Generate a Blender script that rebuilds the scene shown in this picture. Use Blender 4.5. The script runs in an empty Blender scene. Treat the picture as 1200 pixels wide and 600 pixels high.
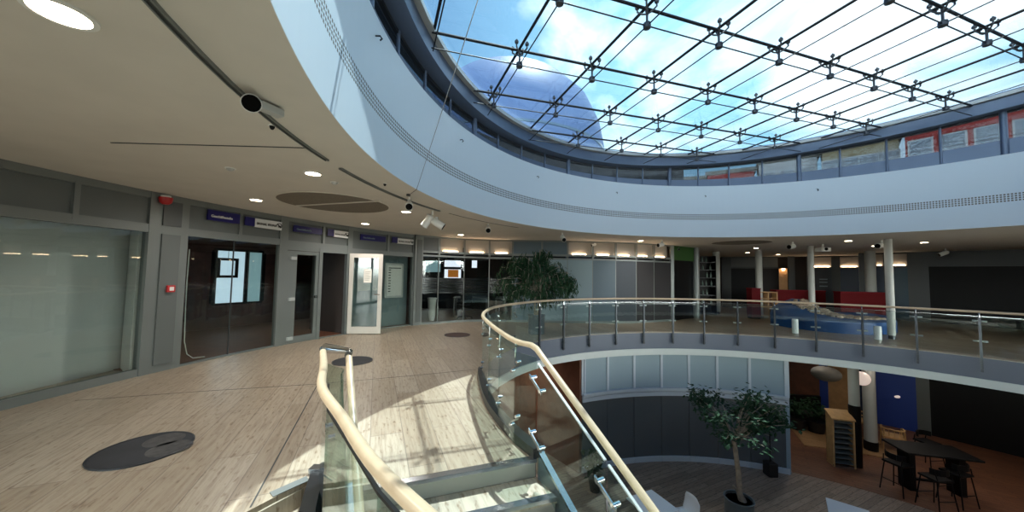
import bpy, bmesh, math, random
from mathutils import Vector, Matrix
random.seed(7)
SC = bpy.context.scene
COL = SC.collection
PI = math.pi
def R(d): return d * PI / 180

# ------------------------------------------------------------------ camera data
EYE = 1.65
FPX = 402.6
PITCH, ROLL = .053, -.017
CX, CY = 5.04, 3.73            # centre of the round atrium
RV = 6.54                      # its radius
H = 2.85                       # upper ceiling
ZL = -3.8                      # lower floor
def _axes():
    cr, sr, cp, sp = math.cos(ROLL), math.sin(ROLL), math.cos(PITCH), math.sin(PITCH)
    r = Vector((1, 0, 0)); f = Vector((0, cp, sp)); d = Vector((0, sp, -cp))
    return r * cr + d * sr, -r * sr + d * cr, f
AR, AD, AF = _axes()
def ray(px, py): return AR * ((px - 600) / FPX) + AD * ((py - 300) / FPX) + AF
def on_z(px, py, z):
    d = ray(px, py); return d * ((z - EYE) / d.z) + Vector((0, 0, EYE))
def on_y(px, py, y):
    d = ray(px, py); return d * (y / d.y) + Vector((0, 0, EYE))
def on_r(px, py, r):
    d = ray(px, py); a = d.x**2 + d.y**2; b = -2 * (d.x * CX + d.y * CY); c = CX**2 + CY**2 - r * r
    return d * ((-b + math.sqrt(b * b - 4 * a * c)) / (2 * a)) + Vector((0, 0, EYE))
def pol(r, t, z=0.): return Vector((CX + r * math.cos(R(t)), CY + r * math.sin(R(t)), z))
def ang(p): return math.degrees(math.atan2(p[1] - CY, p[0] - CX))

# ------------------------------------------------------------------ materials
def lin(c):
    c /= 255.
    return c / 12.92 if c <= .04045 else ((c + .055) / 1.055) ** 2.4
def rgb(h):
    h = h.lstrip('#'); return tuple(lin(int(h[i:i + 2], 16)) for i in (0, 2, 4)) + (1,)
MATS = {}
def mat(name, col, rough=.5, metal=0., spec=.5, noise=None, emit=None, bump=0.):
    m = bpy.data.materials.new(name); m.use_nodes = True
    nt = m.node_tree; b = nt.nodes['Principled BSDF']
    c = rgb(col)
    b.inputs['Base Color'].default_value = c
    b.inputs['Roughness'].default_value = rough
    b.inputs['Metallic'].default_value = metal
    b.inputs['Specular IOR Level'].default_value = spec
    if noise or bump:
        tc = nt.nodes.new('ShaderNodeTexCoord'); nz = nt.nodes.new('ShaderNodeTexNoise')
        nz.inputs['Scale'].default_value = (noise or (8, .1))[0]; nz.inputs['Detail'].default_value = 4
        nt.links.new(tc.outputs['Object'], nz.inputs['Vector'])
        if noise:
            rp = nt.nodes.new('ShaderNodeValToRGB'); k = noise[1]
            rp.color_ramp.elements[0].position = .3; rp.color_ramp.elements[1].position = .7
            rp.color_ramp.elements[0].color = tuple(x * (1 - k) for x in c[:3]) + (1,)
            rp.color_ramp.elements[1].color = tuple(min(1, x * (1 + k)) for x in c[:3]) + (1,)
            nt.links.new(nz.outputs['Fac'], rp.inputs['Fac']); nt.links.new(rp.outputs['Color'], b.inputs['Base Color'])
        if bump:
            bp = nt.nodes.new('ShaderNodeBump'); bp.inputs['Strength'].default_value = bump
            nt.links.new(nz.outputs['Fac'], bp.inputs['Height']); nt.links.new(bp.outputs['Normal'], b.inputs['Normal'])
    if emit:
        b.inputs['Emission Color'].default_value = rgb(emit[0]); b.inputs['Emission Strength'].default_value = emit[1]
    MATS[name] = m
    return m
def glass(name, tint, refl=.05, rough=0., boost=1.):
    m = bpy.data.materials.new(name); m.use_nodes = True
    nt = m.node_tree; N = nt.nodes; L = nt.links
    N.remove(N['Principled BSDF']); out = N['Material Output']
    tr = N.new('ShaderNodeBsdfTransparent'); tr.inputs['Color'].default_value = rgb(tint)
    gl = N.new('ShaderNodeBsdfGlossy'); gl.inputs['Roughness'].default_value = rough
    gl.inputs['Color'].default_value = (.95, .98, 1, 1)
    ge = N.new('ShaderNodeNewGeometry'); dt = N.new('ShaderNodeVectorMath'); dt.operation = 'DOT_PRODUCT'
    L.new(ge.outputs['Incoming'], dt.inputs[0]); L.new(ge.outputs['Normal'], dt.inputs[1])
    def mth(op, a, b=None):
        n = N.new('ShaderNodeMath'); n.operation = op
        for i, v in enumerate((a, b)):
            if v is None: continue
            if isinstance(v, (int, float)): n.inputs[i].default_value = v
            else: L.new(v, n.inputs[i])
        return n.outputs[0]
    k = mth('POWER', mth('SUBTRACT', 1., mth('ABSOLUTE', dt.outputs['Value'])), 5.)
    fac = mth('MINIMUM', mth('MULTIPLY', mth('ADD', refl, mth('MULTIPLY', k, 1 - refl)), boost), .95)
    mx = N.new('ShaderNodeMixShader')
    L.new(fac, mx.inputs[0]); L.new(tr.outputs[0], mx.inputs[1]); L.new(gl.outputs[0], mx.inputs[2])
    L.new(mx.outputs[0], out.inputs['Surface'])
    MATS[name] = m
    return m

def floor_mat(name, rot, c1, c2, mortar, streak, w, l, rough, mort=.006, spec=.5):
    """Planks laid along one direction, with grain / travertine streaks along the plank."""
    m = bpy.data.materials.new(name); m.use_nodes = True
    nt = m.node_tree; N = nt.nodes; L = nt.links; b = N['Principled BSDF']
    tc = N.new('ShaderNodeTexCoord'); mp = N.new('ShaderNodeMapping'); mp.inputs['Rotation'].default_value = (0, 0, rot)
    L.new(tc.outputs['Object'], mp.inputs['Vector'])
    br = N.new('ShaderNodeTexBrick'); br.offset = .37
    br.inputs['Scale'].default_value = 1; br.inputs['Brick Width'].default_value = l; br.inputs['Row Height'].default_value = w
    br.inputs['Mortar Size'].default_value = mort; br.inputs['Mortar Smooth'].default_value = .1; br.inputs['Bias'].default_value = 0
    br.inputs['Color1'].default_value = rgb(c1); br.inputs['Color2'].default_value = rgb(c2); br.inputs['Mortar'].default_value = rgb(mortar)
    L.new(mp.outputs[0], br.inputs['Vector'])
    m2 = N.new('ShaderNodeMapping'); m2.inputs['Scale'].default_value = (1.6, 22, 1); L.new(mp.outputs[0], m2.inputs['Vector'])
    nz = N.new('ShaderNodeTexNoise'); nz.inputs['Scale'].default_value = 1.6; nz.inputs['Detail'].default_value = 5; nz.inputs['Roughness'].default_value = .65
    L.new(m2.outputs[0], nz.inputs['Vector'])
    rp = N.new('ShaderNodeValToRGB'); rp.color_ramp.elements[0].position = .44; rp.color_ramp.elements[1].position = .74
    rp.color_ramp.elements[0].color = (0, 0, 0, 1); rp.color_ramp.elements[1].color = (.75, .75, .75, 1)
    L.new(nz.outputs['Fac'], rp.inputs['Fac'])
    mx = N.new('ShaderNodeMix'); mx.data_type = 'RGBA'
    L.new(rp.outputs['Color'], mx.inputs['Factor']); L.new(br.outputs['Color'], mx.inputs['A']); mx.inputs['B'].default_value = rgb(streak)
    # small pits
    n3 = N.new('ShaderNodeTexNoise'); n3.inputs['Scale'].default_value = 9; n3.inputs['Detail'].default_value = 3
    m3 = N.new('ShaderNodeMapping'); m3.inputs['Scale'].default_value = (1, 3, 1); L.new(mp.outputs[0], m3.inputs['Vector']); L.new(m3.outputs[0], n3.inputs['Vector'])
    r3 = N.new('ShaderNodeValToRGB'); r3.color_ramp.elements[0].position = .58; r3.color_ramp.elements[1].position = .70
    r3.color_ramp.elements[0].color = (1, 1, 1, 1); r3.color_ramp.elements[1].color = (.58, .49, .42, 1)
    L.new(n3.outputs['Fac'], r3.inputs['Fac'])
    mu = N.new('ShaderNodeMix'); mu.data_type = 'RGBA'; mu.blend_type = 'MULTIPLY'; mu.inputs['Factor'].default_value = 1
    L.new(mx.outputs['Result'], mu.inputs['A']); L.new(r3.outputs['Color'], mu.inputs['B'])
    L.new(mu.outputs['Result'], b.inputs['Base Color'])
    b.inputs['Roughness'].default_value = rough; b.inputs['Specular IOR Level'].default_value = spec
    MATS[name] = m
    return m

floor_mat('travertine', -1.945, '#b0a390', '#9d8e7a', '#7d7064', '#755f4c', .31, 1.9, .30, .004)
floor_mat('lower_planks', -.45, '#a3907e', '#857567', '#463c35', '#5f5349', .145, 1.9, .42, .005)
floor_mat('cafe_planks', .6, '#865a40', '#744b36', '#3a2418', '#5a3828', .14, 1.4, .5, .004)
floor_mat('cafe_pale', .6, '#a5825c', '#98764f', '#60452e', '#8a6945', .14, 1.4, .5, .004)
floor_mat('tread_stone', -1.945, '#b9ad9a', '#aea28e', '#8d8373', '#8d8070', 3., 5., .45)
mat('ceiling_paint', '#d0cbc2', .9, spec=.2, noise=(2.5, .03))
mat('lower_ceiling', '#8f8577', .9, spec=.2)
mat('white_wall', '#d9dcdc', .7, spec=.3)
mat('slab_face', '#5c626f', .55)
mat('rim_white', '#c9cdc9', .5)
mat('stone_edge', '#b9b2a4', .45)
mat('frame_grey', '#757a79', .42, .35)
mat('frame_dark', '#404345', .45, .3)
mat('frame_light', '#b4b8b7', .4, .25)
mat('panel_grey', '#5b605f', .45)
mat('panel_grey_dark', '#4d5152', .4)
mat('ring_paint', '#66748a', .4, .4)
mat('steel', '#b8bcc0', .22, 1.)
mat('steel_dark', '#4a4e53', .4, .8)
mat('spider_metal', '#5b5d60', .45, .7)
mat('rod_metal', '#2b2e33', .5, .6)
mat('chrome', '#e6e8ea', .08, 1.)
mat('handrail_wood', '#bba68a', .33, noise=(14, .07))
mat('kerb_black', '#15171a', .3)
mat('black', '#0c0c0d', .5, spec=.2)
mat('lens_black', '#040404', .6, spec=.08)
mat('black_gloss', '#0a0b0d', .35, spec=.2)
mat('niche_grey', '#a39f99', .8)
mat('door_white', '#c6c1b9', .45)
mat('doorway_grey', '#4b4442', .7)
mat('dark_red_wood', '#552f29', .5, noise=(5, .25))
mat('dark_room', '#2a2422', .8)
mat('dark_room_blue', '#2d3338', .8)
mat('brown_wood', '#6b4330', .55, noise=(4, .2))
mat('tan_wood', '#b48a5c', .5, noise=(6, .12))
mat('pale_wood', '#c49c68', .5, noise=(9, .12))
mat('white_plastic', '#dfe0dd', .4)
mat('white_matte', '#d4d6d4', .8)
mat('paper', '#e6e3da', .8)
mat('sign_blue', '#15115c', .35)
mat('sign_white', '#d8dada', .4)
mat('ink', '#141414', .6)
mat('red', '#b01c1f', .4)
mat('counter_red', '#64121a', .75, spec=.15)
mat('dark_red', '#5a1014', .75, spec=.15)
mat('grille', '#756d61', .8, noise=(60, .25))
mat('mat_rubber', '#25262a', .75, noise=(3, .3))
mat('mat_wear', '#3f3d3c', .8, noise=(20, .3))
mat('mat_brown', '#3c2620', .7, noise=(5, .3))
mat('bark', '#8c8174', .85, noise=(14, .25), bump=.5)
mat('soil', '#231d19', .95, noise=(30, .4), bump=.6)
mat('leaf', '#2f5a34', .6, spec=.2, noise=(3, .35))
mat('leaf_dark', '#27402a', .65, spec=.15, noise=(3, .35))
mat('pot_steel', '#7d8a92', .3, .7)
mat('pot_black', '#161617', .5)
mat('column_white', '#b4b6b1', .5)
mat('blue_foam', '#134378', .5, noise=(2, .12))
mat('pebble', '#9b8d7b', .8, noise=(18, .5), bump=.8)
mat('navy', '#132a45', .4)
mat('teal_navy', '#123a4c', .4)
mat('royal_blue', '#1b3a8c', .5)
mat('green_panel', '#2f5a24', .6)
mat('bottle', '#5d6f66', .15)
mat('amber', '#a8783a', .2)
mat('tone_a', '#7f9096', .5, spec=.2)
mat('tone_b', '#5f6d76', .5, spec=.2)
mat('tone_c', '#41474e', .5, spec=.2)
mat('tone_d', '#312f31', .5, spec=.2)
mat('drum_panel', '#93a6b1', .4)
mat('drum_glass', '#5d6163', .1)
mat('alu_sill', '#c3ccd4', .4)
mat('led_warm', '#fff0dc', .5, emit=('#ffd9ae', 17.))
mat('lamp_disc', '#fff6e6', .5, emit=('#ffe9c8', 22.))
mat('win_sky', '#c9dce8', .5, emit=('#bcd6e6', .75))
mat('win_sky_dim', '#7fa0a8', .5, emit=('#8fb4bb', .45))
mat('win_white', '#e4e8f2', .5, emit=('#dfe6f4', 1.0))
mat('screen_orange', '#a86a30', .5, emit=('#b5702e', .5))
mat('globe', '#eedfd6', .4, emit=('#f3ddd0', .35))
mat('shade_grey', '#6a6660', .7)
mat('chair_white', '#dfe5e9', .4)
mat('table_white', '#e4e8ea', .4)
mat('roof_gravel', '#63645f', .95, noise=(30, .25))
mat('brick_red', '#7a2420', .8)
mat('plaster_beige', '#6f684f', .8)
mat('plaster_white', '#8d9499', .8)
mat('far_glass', '#4b5c6c', .1)
mat('tower_glass', '#46597a', .5, spec=.15)
mat('riser_grey', '#a19e97', .5)
glass('skylight_glass', '#e2eef4', .04)
glass('clerestory_glass', '#a9b2b8', .02)
glass('rail_glass', '#f1f5f4', .04)
glass('rail_glass_near', '#e9f2ee', .04)
glass('shop_glass', '#edf1ef', .045, boost=1.)
glass('frost_band', '#6f7679', .10, .2)
def perforated():
    m = mat('fascia_paint', '#d6e2ea', .38, spec=.5)
    nt = m.node_tree; N = nt.nodes; L = nt.links; b = N['Principled BSDF']
    uv = N.new('ShaderNodeUVMap'); uv.uv_map = 'wall'
    sp = N.new('ShaderNodeSeparateXYZ'); L.new(uv.outputs[0], sp.inputs[0])
    def mth(op, a, c=None):
        n = N.new('ShaderNodeMath'); n.operation = op
        for i, v in enumerate((a, c)):
            if v is None: continue
            if isinstance(v, (int, float)): n.inputs[i].default_value = v
            else: L.new(v, n.inputs[i])
        return n.outputs[0]
    S = .046
    fx = mth('SUBTRACT', mth('FRACT', mth('DIVIDE', sp.outputs[0], S)), .5)
    fy = mth('SUBTRACT', mth('FRACT', mth('DIVIDE', mth('SUBTRACT', sp.outputs[1], 3.37), S)), .5)
    hole = mth('LESS_THAN', mth('MAXIMUM', mth('ABSOLUTE', fx), mth('ABSOLUTE', fy)), .32)
    band = mth('MULTIPLY', mth('GREATER_THAN', sp.outputs[1], 3.37), mth('LESS_THAN', sp.outputs[1], 3.37 + 4 * S))
    mx = N.new('ShaderNodeMix'); mx.data_type = 'RGBA'
    L.new(mth('MULTIPLY', hole, band), mx.inputs['Factor'])
    mx.inputs['A'].default_value = rgb('#d6e2ea'); mx.inputs['B'].default_value = rgb('#5a5348')
    L.new(mx.outputs['Result'], b.inputs['Base Color'])
perforated()

# ------------------------------------------------------------------ mesh helpers
ORG = {}
class MB:
    def __init__(s): s.v = []; s.f = []; s.sm = []
    def add(s, vs, fs, smooth=False):
        n = len(s.v); s.v += [Vector(v) for v in vs]; s.f += [tuple(i + n for i in f) for f in fs]; s.sm += [smooth] * len(fs); return s
    def hexa(s, a):
        return s.add(a, [(0, 3, 2, 1), (4, 5, 6, 7), (0, 1, 5, 4), (1, 2, 6, 5), (2, 3, 7, 6), (3, 0, 4, 7)])
    def box(s, x0, x1, y0, y1, z0, z1):
        return s.hexa([(x0, y0, z0), (x1, y0, z0), (x1, y1, z0), (x0, y1, z0), (x0, y0, z1), (x1, y0, z1), (x1, y1, z1), (x0, y1, z1)])
    def wall(s, a, b, t, z0, z1, off=0., za=None):
        """Upright slab from a to b (plan), thickness t, shifted off along its left normal."""
        a = Vector(a[:2]); b = Vector(b[:2]); d = (b - a).normalized(); n = Vector((-d.y, d.x))
        p = [a + n * (off - t / 2), b + n * (off - t / 2), b + n * (off + t / 2), a + n * (off + t / 2)]
        return s.hexa([(q.x, q.y, z0) for q in p] + [(q.x, q.y, z1) for q in p])
    def slab(s, a, b, t, h0a, h1a, h0b, h1b):
        """Upright slab whose bottom/top heights change from a to b."""
        a = Vector(a[:2]); b = Vector(b[:2]); d = (b - a).normalized(); n = Vector((-d.y, d.x)) * (t / 2)
        return s.hexa([(*(a - n), h0a), (*(b - n), h0b), (*(b + n), h0b), (*(a + n), h0a), (*(a - n), h1a), (*(b - n), h1b), (*(b + n), h1b), (*(a + n), h1a)])
    def obox(s, c, ax, ay, az):
        c, ax, ay, az = map(Vector, (c, ax, ay, az))
        return s.hexa([c - ax - ay - az, c + ax - ay - az, c + ax + ay - az, c - ax + ay - az, c - ax - ay + az, c + ax - ay + az, c + ax + ay + az, c - ax + ay + az])
    def arc(s, r0, r1, t0, t1, z0, z1, step=2.5, cap=True):
        n = max(1, int(abs(t1 - t0) / step + .5)); vs = []; fs = []
        zf0 = z0 if callable(z0) else (lambda p: z0); zf1 = z1 if callable(z1) else (lambda p: z1)
        for i in range(n + 1):
            t = t0 + (t1 - t0) * i / n
            for r, zf in ((r0, zf0), (r1, zf0), (r1, zf1), (r0, zf1)):
                p = pol(r, t); vs.append((p.x, p.y, zf(p)))
        for i in range(n):
            a, b = 4 * i, 4 * i + 4
            for k in range(4): fs.append((a + k, a + (k + 1) % 4, b + (k + 1) % 4, b + k))
        if cap and abs(abs(t1 - t0) - 360) > .01: fs += [(3, 2, 1, 0), (4 * n, 4 * n + 1, 4 * n + 2, 4 * n + 3)]
        return s.add(vs, fs)
    def tube(s, pts, r, n=8, closed=False, cap=True):
        pts = [Vector(p) for p in pts]; k = len(pts); rr = r if isinstance(r, (list, tuple)) else [r] * k
        vs = []; fs = []; up = None
        for i, p in enumerate(pts):
            a = pts[(i - 1) % k] if (closed or i) else p; b = pts[(i + 1) % k] if (closed or i < k - 1) else p
            d = (b - a).normalized()
            if up is None: up = Vector((0, 0, 1)) if abs(d.z) < .9 else Vector((1, 0, 0))
            x = d.cross(up).normalized(); y = x.cross(d).normalized(); up = y
            sc = 1.
            if 0 < i < k - 1:
                c = (p - a).normalized().dot((b - p).normalized()); sc = 1 / max(.6, math.sqrt(max(0, (1 + c) / 2)))
            for j in range(n):
                t = 2 * PI * j / n; vs.append(p + (x * math.cos(t) + y * math.sin(t)) * rr[i] * (sc if len(pts) > 2 else 1))
        m = k if closed else k - 1
        for i in range(m):
            a, b = i * n, ((i + 1) % k) * n
            for j in range(n): fs.append((a + j, a + (j + 1) % n, b + (j + 1) % n, b + j))
        if cap and not closed: fs += [tuple(range(n))[::-1], tuple((k - 1) * n + j for j in range(n))]
        return s.add(vs, fs, True)
    def lathe(s, c, prof, n=24, axis=None, cap=True):
        """prof: (radius, height) pairs around a vertical (or given) axis through c."""
        c = Vector(c); az = Vector(axis).normalized() if axis else Vector((0, 0, 1))
        ax = az.orthogonal().normalized(); ay = az.cross(ax); vs = []; fs = []
        for r, h in prof:
            for j in range(n):
                t = 2 * PI * j / n; vs.append(c + (ax * math.cos(t) + ay * math.sin(t)) * r + az * h)
        for i in range(len(prof) - 1):
            for j in range(n): fs.append((i * n + j, i * n + (j + 1) % n, (i + 1) * n + (j + 1) % n, (i + 1) * n + j))
        if cap: fs += [tuple(range(n))[::-1], tuple((len(prof) - 1) * n + j for j in range(n))]
        return s.add(vs, fs, True)
    def ball(s, c, r, n=8, sq=(1, 1, 1)):
        c = Vector(c); vs = [c + Vector((0, 0, -r * sq[2]))]; fs = []; k = n // 2
        for i in range(1, k):
            ph = -PI / 2 + PI * i / k
            for j in range(n):
                t = 2 * PI * j / n; vs.append(c + Vector((r * sq[0] * math.cos(ph) * math.cos(t), r * sq[1] * math.cos(ph) * math.sin(t), r * sq[2] * math.sin(ph))))
        vs.append(c + Vector((0, 0, r * sq[2])))
        for j in range(n):
            fs.append((0, 1 + (j + 1) % n, 1 + j)); e = 1 + (k - 2) * n
            fs.append((len(vs) - 1, e + j, e + (j + 1) % n))
        for i in range(k - 2):
            for j in range(n): fs.append((1 + i * n + j, 1 + i * n + (j + 1) % n, 1 + (i + 1) * n + (j + 1) % n, 1 + (i + 1) * n + j))
        return s.add(vs, fs, True)
    def prism(s, poly, z0, z1):
        n = len(poly); vs = [(p[0], p[1], z0) for p in poly] + [(p[0], p[1], z1) for p in poly]
        return s.add(vs, [tuple(range(n))[::-1], tuple(range(n, 2 * n))] + [(i, (i + 1) % n, n + (i + 1) % n, n + i) for i in range(n)])
    def build(s, name, m, parent=None, bevel=0.):
        o0 = ORG.get(parent.name, Vector()) if parent else Vector()
        me = bpy.data.meshes.new(name); me.from_pydata([v - o0 for v in s.v], [], s.f)
        me.materials.append(MATS[m]); me.polygons.foreach_set('use_smooth', s.sm); me.update()
        bm = bmesh.new(); bm.from_mesh(me); bmesh.ops.recalc_face_normals(bm, faces=bm.faces); bm.to_mesh(me); bm.free()
        o = bpy.data.objects.new(name, me); COL.objects.link(o)
        if any(s.sm):
            try: me.set_sharp_from_angle(angle=R(40))
            except Exception: pass
        if parent: o.parent = parent
        ORG[o.name] = o0
        if bevel:
            md = o.modifiers.new('edge', 'BEVEL'); md.width = bevel; md.segments = 2; md.limit_method = 'ANGLE'
        return o
def tag(o, label=None, cat=None, group=None, kind=None):
    if label: o['label'] = label
    if cat: o['category'] = cat
    if group: o['group'] = group
    if kind: o['kind'] = kind
    return o
def thing(name, loc, label, cat, group=None, kind=None):
    o = bpy.data.objects.new(name, None); COL.objects.link(o); o.location = loc; o.empty_display_size = .1
    ORG[o.name] = Vector(loc); return tag(o, label, cat, group, kind)
def copy_tree(o, parent=None):
    c = o.copy(); COL.objects.link(c)
    if parent: c.parent = parent
    for ch in o.children: copy_tree(ch, c)
    return c
def text_part(txt, size, m, parent, pos, xdir, ndir, name='lettering', align='LEFT', depth=.002):
    cu = bpy.data.curves.new('txt', 'FONT'); cu.body = txt; cu.size = size; cu.extrude = depth; cu.offset = size * .025; cu.align_x = align; cu.align_y = 'CENTER'
    t = bpy.data.objects.new('txt', cu); COL.objects.link(t)
    bpy.context.view_layer.update()
    me = bpy.data.meshes.new_from_object(t.evaluated_get(bpy.context.evaluated_depsgraph_get()))
    bpy.data.objects.remove(t); bpy.data.curves.remove(cu)
    x = Vector(xdir).normalized(); n = Vector(ndir).normalized(); y = n.cross(x)
    M = Matrix((x, y, n)).transposed().to_4x4(); M.translation = Vector(pos) - ORG.get(parent.name, Vector())
    me.transform(M); me.materials.clear(); me.materials.append(MATS[m])
    o = bpy.data.objects.new(name, me); COL.objects.link(o); o.parent = parent
    return o

# ------------------------------------------------------------------ the setting
VP = [(187.3, 6.63), (187.25, 6.2), (186.15, 4.83), (181.2, 5.0), (174, 5.29), (166.3, 5.6), (157, 6.01), (148, 6.27), (140, 6.42), (130, 6.54), (-118, 6.54), (-118.1, 7.9), (-164, 7.9), (-164.1, 7.55), (-169.3, 6.94), (-172.65, 6.64)]
def dense(pts, step=2.5):
    out = []
    for (t0, r0), (t1, r1) in zip(pts, pts[1:]):
        n = max(1, int(abs(t1 - t0) / step))
        out += [(t0 + (t1 - t0) * i / n, r0 + (r1 - r0) * i / n) for i in range(n)]
    return out + [pts[-1]]
VPD = dense(VP)
ROUT = 21.
def ring_sheet(prof, rout, z0, z1):
    """Flat ring between a free inner outline and a round outer one, z0..z1."""
    b = MB(); vs = []; fs = []; n = len(prof)
    for t, r in prof:
        a = pol(r, t); o = pol(rout, t)
        vs += [(a.x, a.y, z0), (o.x, o.y, z0), (o.x, o.y, z1), (a.x, a.y, z1)]
    for i in range(n):
        a, c = 4 * i, 4 * ((i + 1) % n)
        for k in range(4): fs.append((a + k, a + (k + 1) % 4, c + (k + 1) % 4, c + k))
    return b.add(vs, fs)
fl_ = ring_sheet(VPD, ROUT, -.10, 0)
q = [pol(6.63, 187.3), (-1.245, 2.705), (.20, 3.225), pol(4.83, 186.15), pol(6.2, 187.25)]
fl_.prism(q, -.10, -.0002)
tag(fl_.build('floor', 'travertine'), 'upper gallery floor of pale streaked stone planks', 'floor', kind='structure')
b = MB(); b.wall((-1.79, 2.48), (-2.80, 5.10), .012, -.001, .0015)
jq = [on_z(x, y, 0) for x, y in ((88, 469.5), (230, 459), (373, 450), (480, 440.5), (558, 433))]
for a, c in zip(jq, jq[1:]): b.wall(a, c, .010, -.001, .0015)
tag(b.build('trim_6', 'frame_dark'), 'thin dark expansion joints across the stone floor', 'trim', kind='structure')
# lighter kerb strip along the gallery edge, slab face, white rim
tag(MB().arc(RV + .002, RV + .17, -118, 130, .0, .006).build('trim_1', 'stone_edge'), 'pale stone border strip along the gallery edge', 'trim', kind='structure')
def edge_band(pts, off0, off1, z0, z1):
    b = MB(); vs = []; fs = []
    for t, r in pts:
        for rr, z in ((r + off0, z0), (r + off1, z0), (r + off1, z1), (r + off0, z1)):
            p = pol(rr, t); vs.append((p.x, p.y, z))
    for i in range(len(pts) - 1):
        a, c = 4 * i, 4 * i + 4
        for k in range(4): fs.append((a + k, a + (k + 1) % 4, c + (k + 1) % 4, c + k))
    return b.add(vs, fs)
EDGE = [p for p in VPD if -118.05 < p[0] < 186.2]
tag(edge_band(EDGE, -.012, .3, -.47, -.005).build('trim_2', 'slab_face'), 'grey curved slab face below the gallery floor', 'trim', kind='structure')
tag(edge_band(EDGE, -.05, .3, -.63, -.455).build('trim_3', 'rim_white'), 'white curved rim under the grey slab face', 'trim', kind='structure')
NEAR = [(187.3, 6.63), (187.2, 6.2), (186.2, 4.83)]
tag(ring_sheet(VPD, ROUT, -.60, -.50).build('ceiling.001', 'lower_ceiling'), 'ceiling of the lower floor', 'ceiling', kind='structure')
# landing one step down, beside the stair head
poly = [(-1.56, 2.93), (-2.6, 1.1), (-2.9, -2.3), (1.2, -2.3), (.45, .12), (-.22, .86), (-.44, 1.09), (-.69, 1.41), (-.96, 1.75), (-1.17, 2.15), (-1.44, 2.70)]
tag(MB().prism(poly, -.40, -.165).build('floor.002', 'tread_stone'), 'stone landing one step below the gallery floor', 'floor', kind='structure')
# its riser under the gallery edge with a thin nosing
b = MB()
for (t0, r0), (t1, r1) in zip([(-172.65, 6.64), (-169.3, 6.94)], [(-169.3, 6.94), (-164.1, 7.55)]):
    b.wall(pol(r0, t0), pol(r1, t1), .03, -.165, -.04)
tag(b.build('trim_4', 'tread_stone'), 'grey stone riser of the single step by the landing', 'trim', kind='structure')
# lower floor with the two floorings
tag(MB().arc(0., ROUT, 65, 425, ZL - .2, ZL, step=5).build('floor.001', 'lower_planks'), 'dark plank floor of the lower level', 'floor', kind='structure')
# ceiling, fascia, roof
GL0, GL1, RGL = -166., 16., 11.2          # unseen glazed side added behind the viewer to let daylight in
cb_ = MB().arc(RV + .001, RGL + .2, GL0, GL1, H, H + .004, step=2).arc(RV + .001, ROUT, GL1, GL0 + 360, H, H + .004, step=2)
tag(cb_.build('ceiling', 'ceiling_paint'), 'plain beige upper ceiling around the opening', 'ceiling', kind='structure')
fa = MB().arc(RV, RV + .25, -180, 180, H + .004, 4.40, step=1.5).build('wall_atrium', 'fascia_paint')
uvl = fa.data.uv_layers.new(name='wall')
for p in fa.data.polygons:
    tt = []
    for li in p.loop_indices:
        c = fa.data.vertices[fa.data.loops[li].vertex_index].co; tt.append(ang(c))
    if max(tt) - min(tt) > 180: tt = [t + 360 if t < 0 else t for t in tt]
    for li, t in zip(p.loop_indices, tt):
        c = fa.data.vertices[fa.data.loops[li].vertex_index].co; uvl.data[li].uv = (R(t) * RV, c.z)
tag(fa, 'pale curved fascia with a band of small square holes', 'wall', kind='structure')
tag(MB().arc(RV + .25, RGL + .2, GL0, GL1, 4.2, 4.36, step=4).arc(RV + .25, ROUT, GL1, GL0 + 360, 4.2, 4.36, step=4).build('roof', 'roof_gravel'), 'flat roof around the skylight', 'roof', kind='structure')
tag(MB().arc(ROUT - .2, ROUT, -180, 180, ZL - .2, -.1, step=5).arc(ROUT - .2, ROUT, GL1, GL0 + 360, -.1, 4.3, step=5).build('wall_outer', 'dark_room'), 'dark outer wall behind the shops', 'wall', kind='structure')
tag(MB().wall(pol(RGL, GL0), pol(ROUT, GL0), .2, 0, H).build('wall_garden_end', 'white_wall'), 'plain end wall of the shop wing', 'wall', kind='structure')
tag(MB().wall(pol(RGL, GL1), pol(ROUT, GL1), .2, 0, H).build('wall_garden_side', 'white_wall'), 'plain end wall of the far gallery', 'wall', kind='structure')
tag(MB().arc(RGL, RGL + .2, GL0, GL1, H, 4.3, step=4).build('wall_garden_lintel', 'white_wall'), 'wall over the added glazing behind the viewer', 'wall', kind='structure')
tag(MB().arc(RGL - .35, RGL - .2, -136, -54, 0, H, step=3).build('wall_glare_block', 'brown_wood'), 'unseen wood clad wall added to block reflections of the glazing', 'wall', kind='structure')  # unseen wall added to keep the bright glazing out of the glass reflections
gw = thing('window_40', pol(RGL, -75), 'unseen full height glazing added behind the viewer to let daylight in', 'window', kind='structure')
f = MB()
for k in range(20): f.arc(RGL - .04, RGL + .04, GL0 + k * (GL1 - GL0) / 19 - .2, GL0 + k * (GL1 - GL0) / 19 + .2, 0, H)
f.arc(RGL - .04, RGL + .04, GL0, GL1, 0, .08, step=3); f.arc(RGL - .04, RGL + .04, GL0, GL1, H - .08, H, step=3)
f.build('frame', 'frame_grey', gw)
MB().arc(RGL - .005, RGL + .005, GL0, GL1, .08, H - .08, step=3).build('glass', 'rail_glass', gw)

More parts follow.
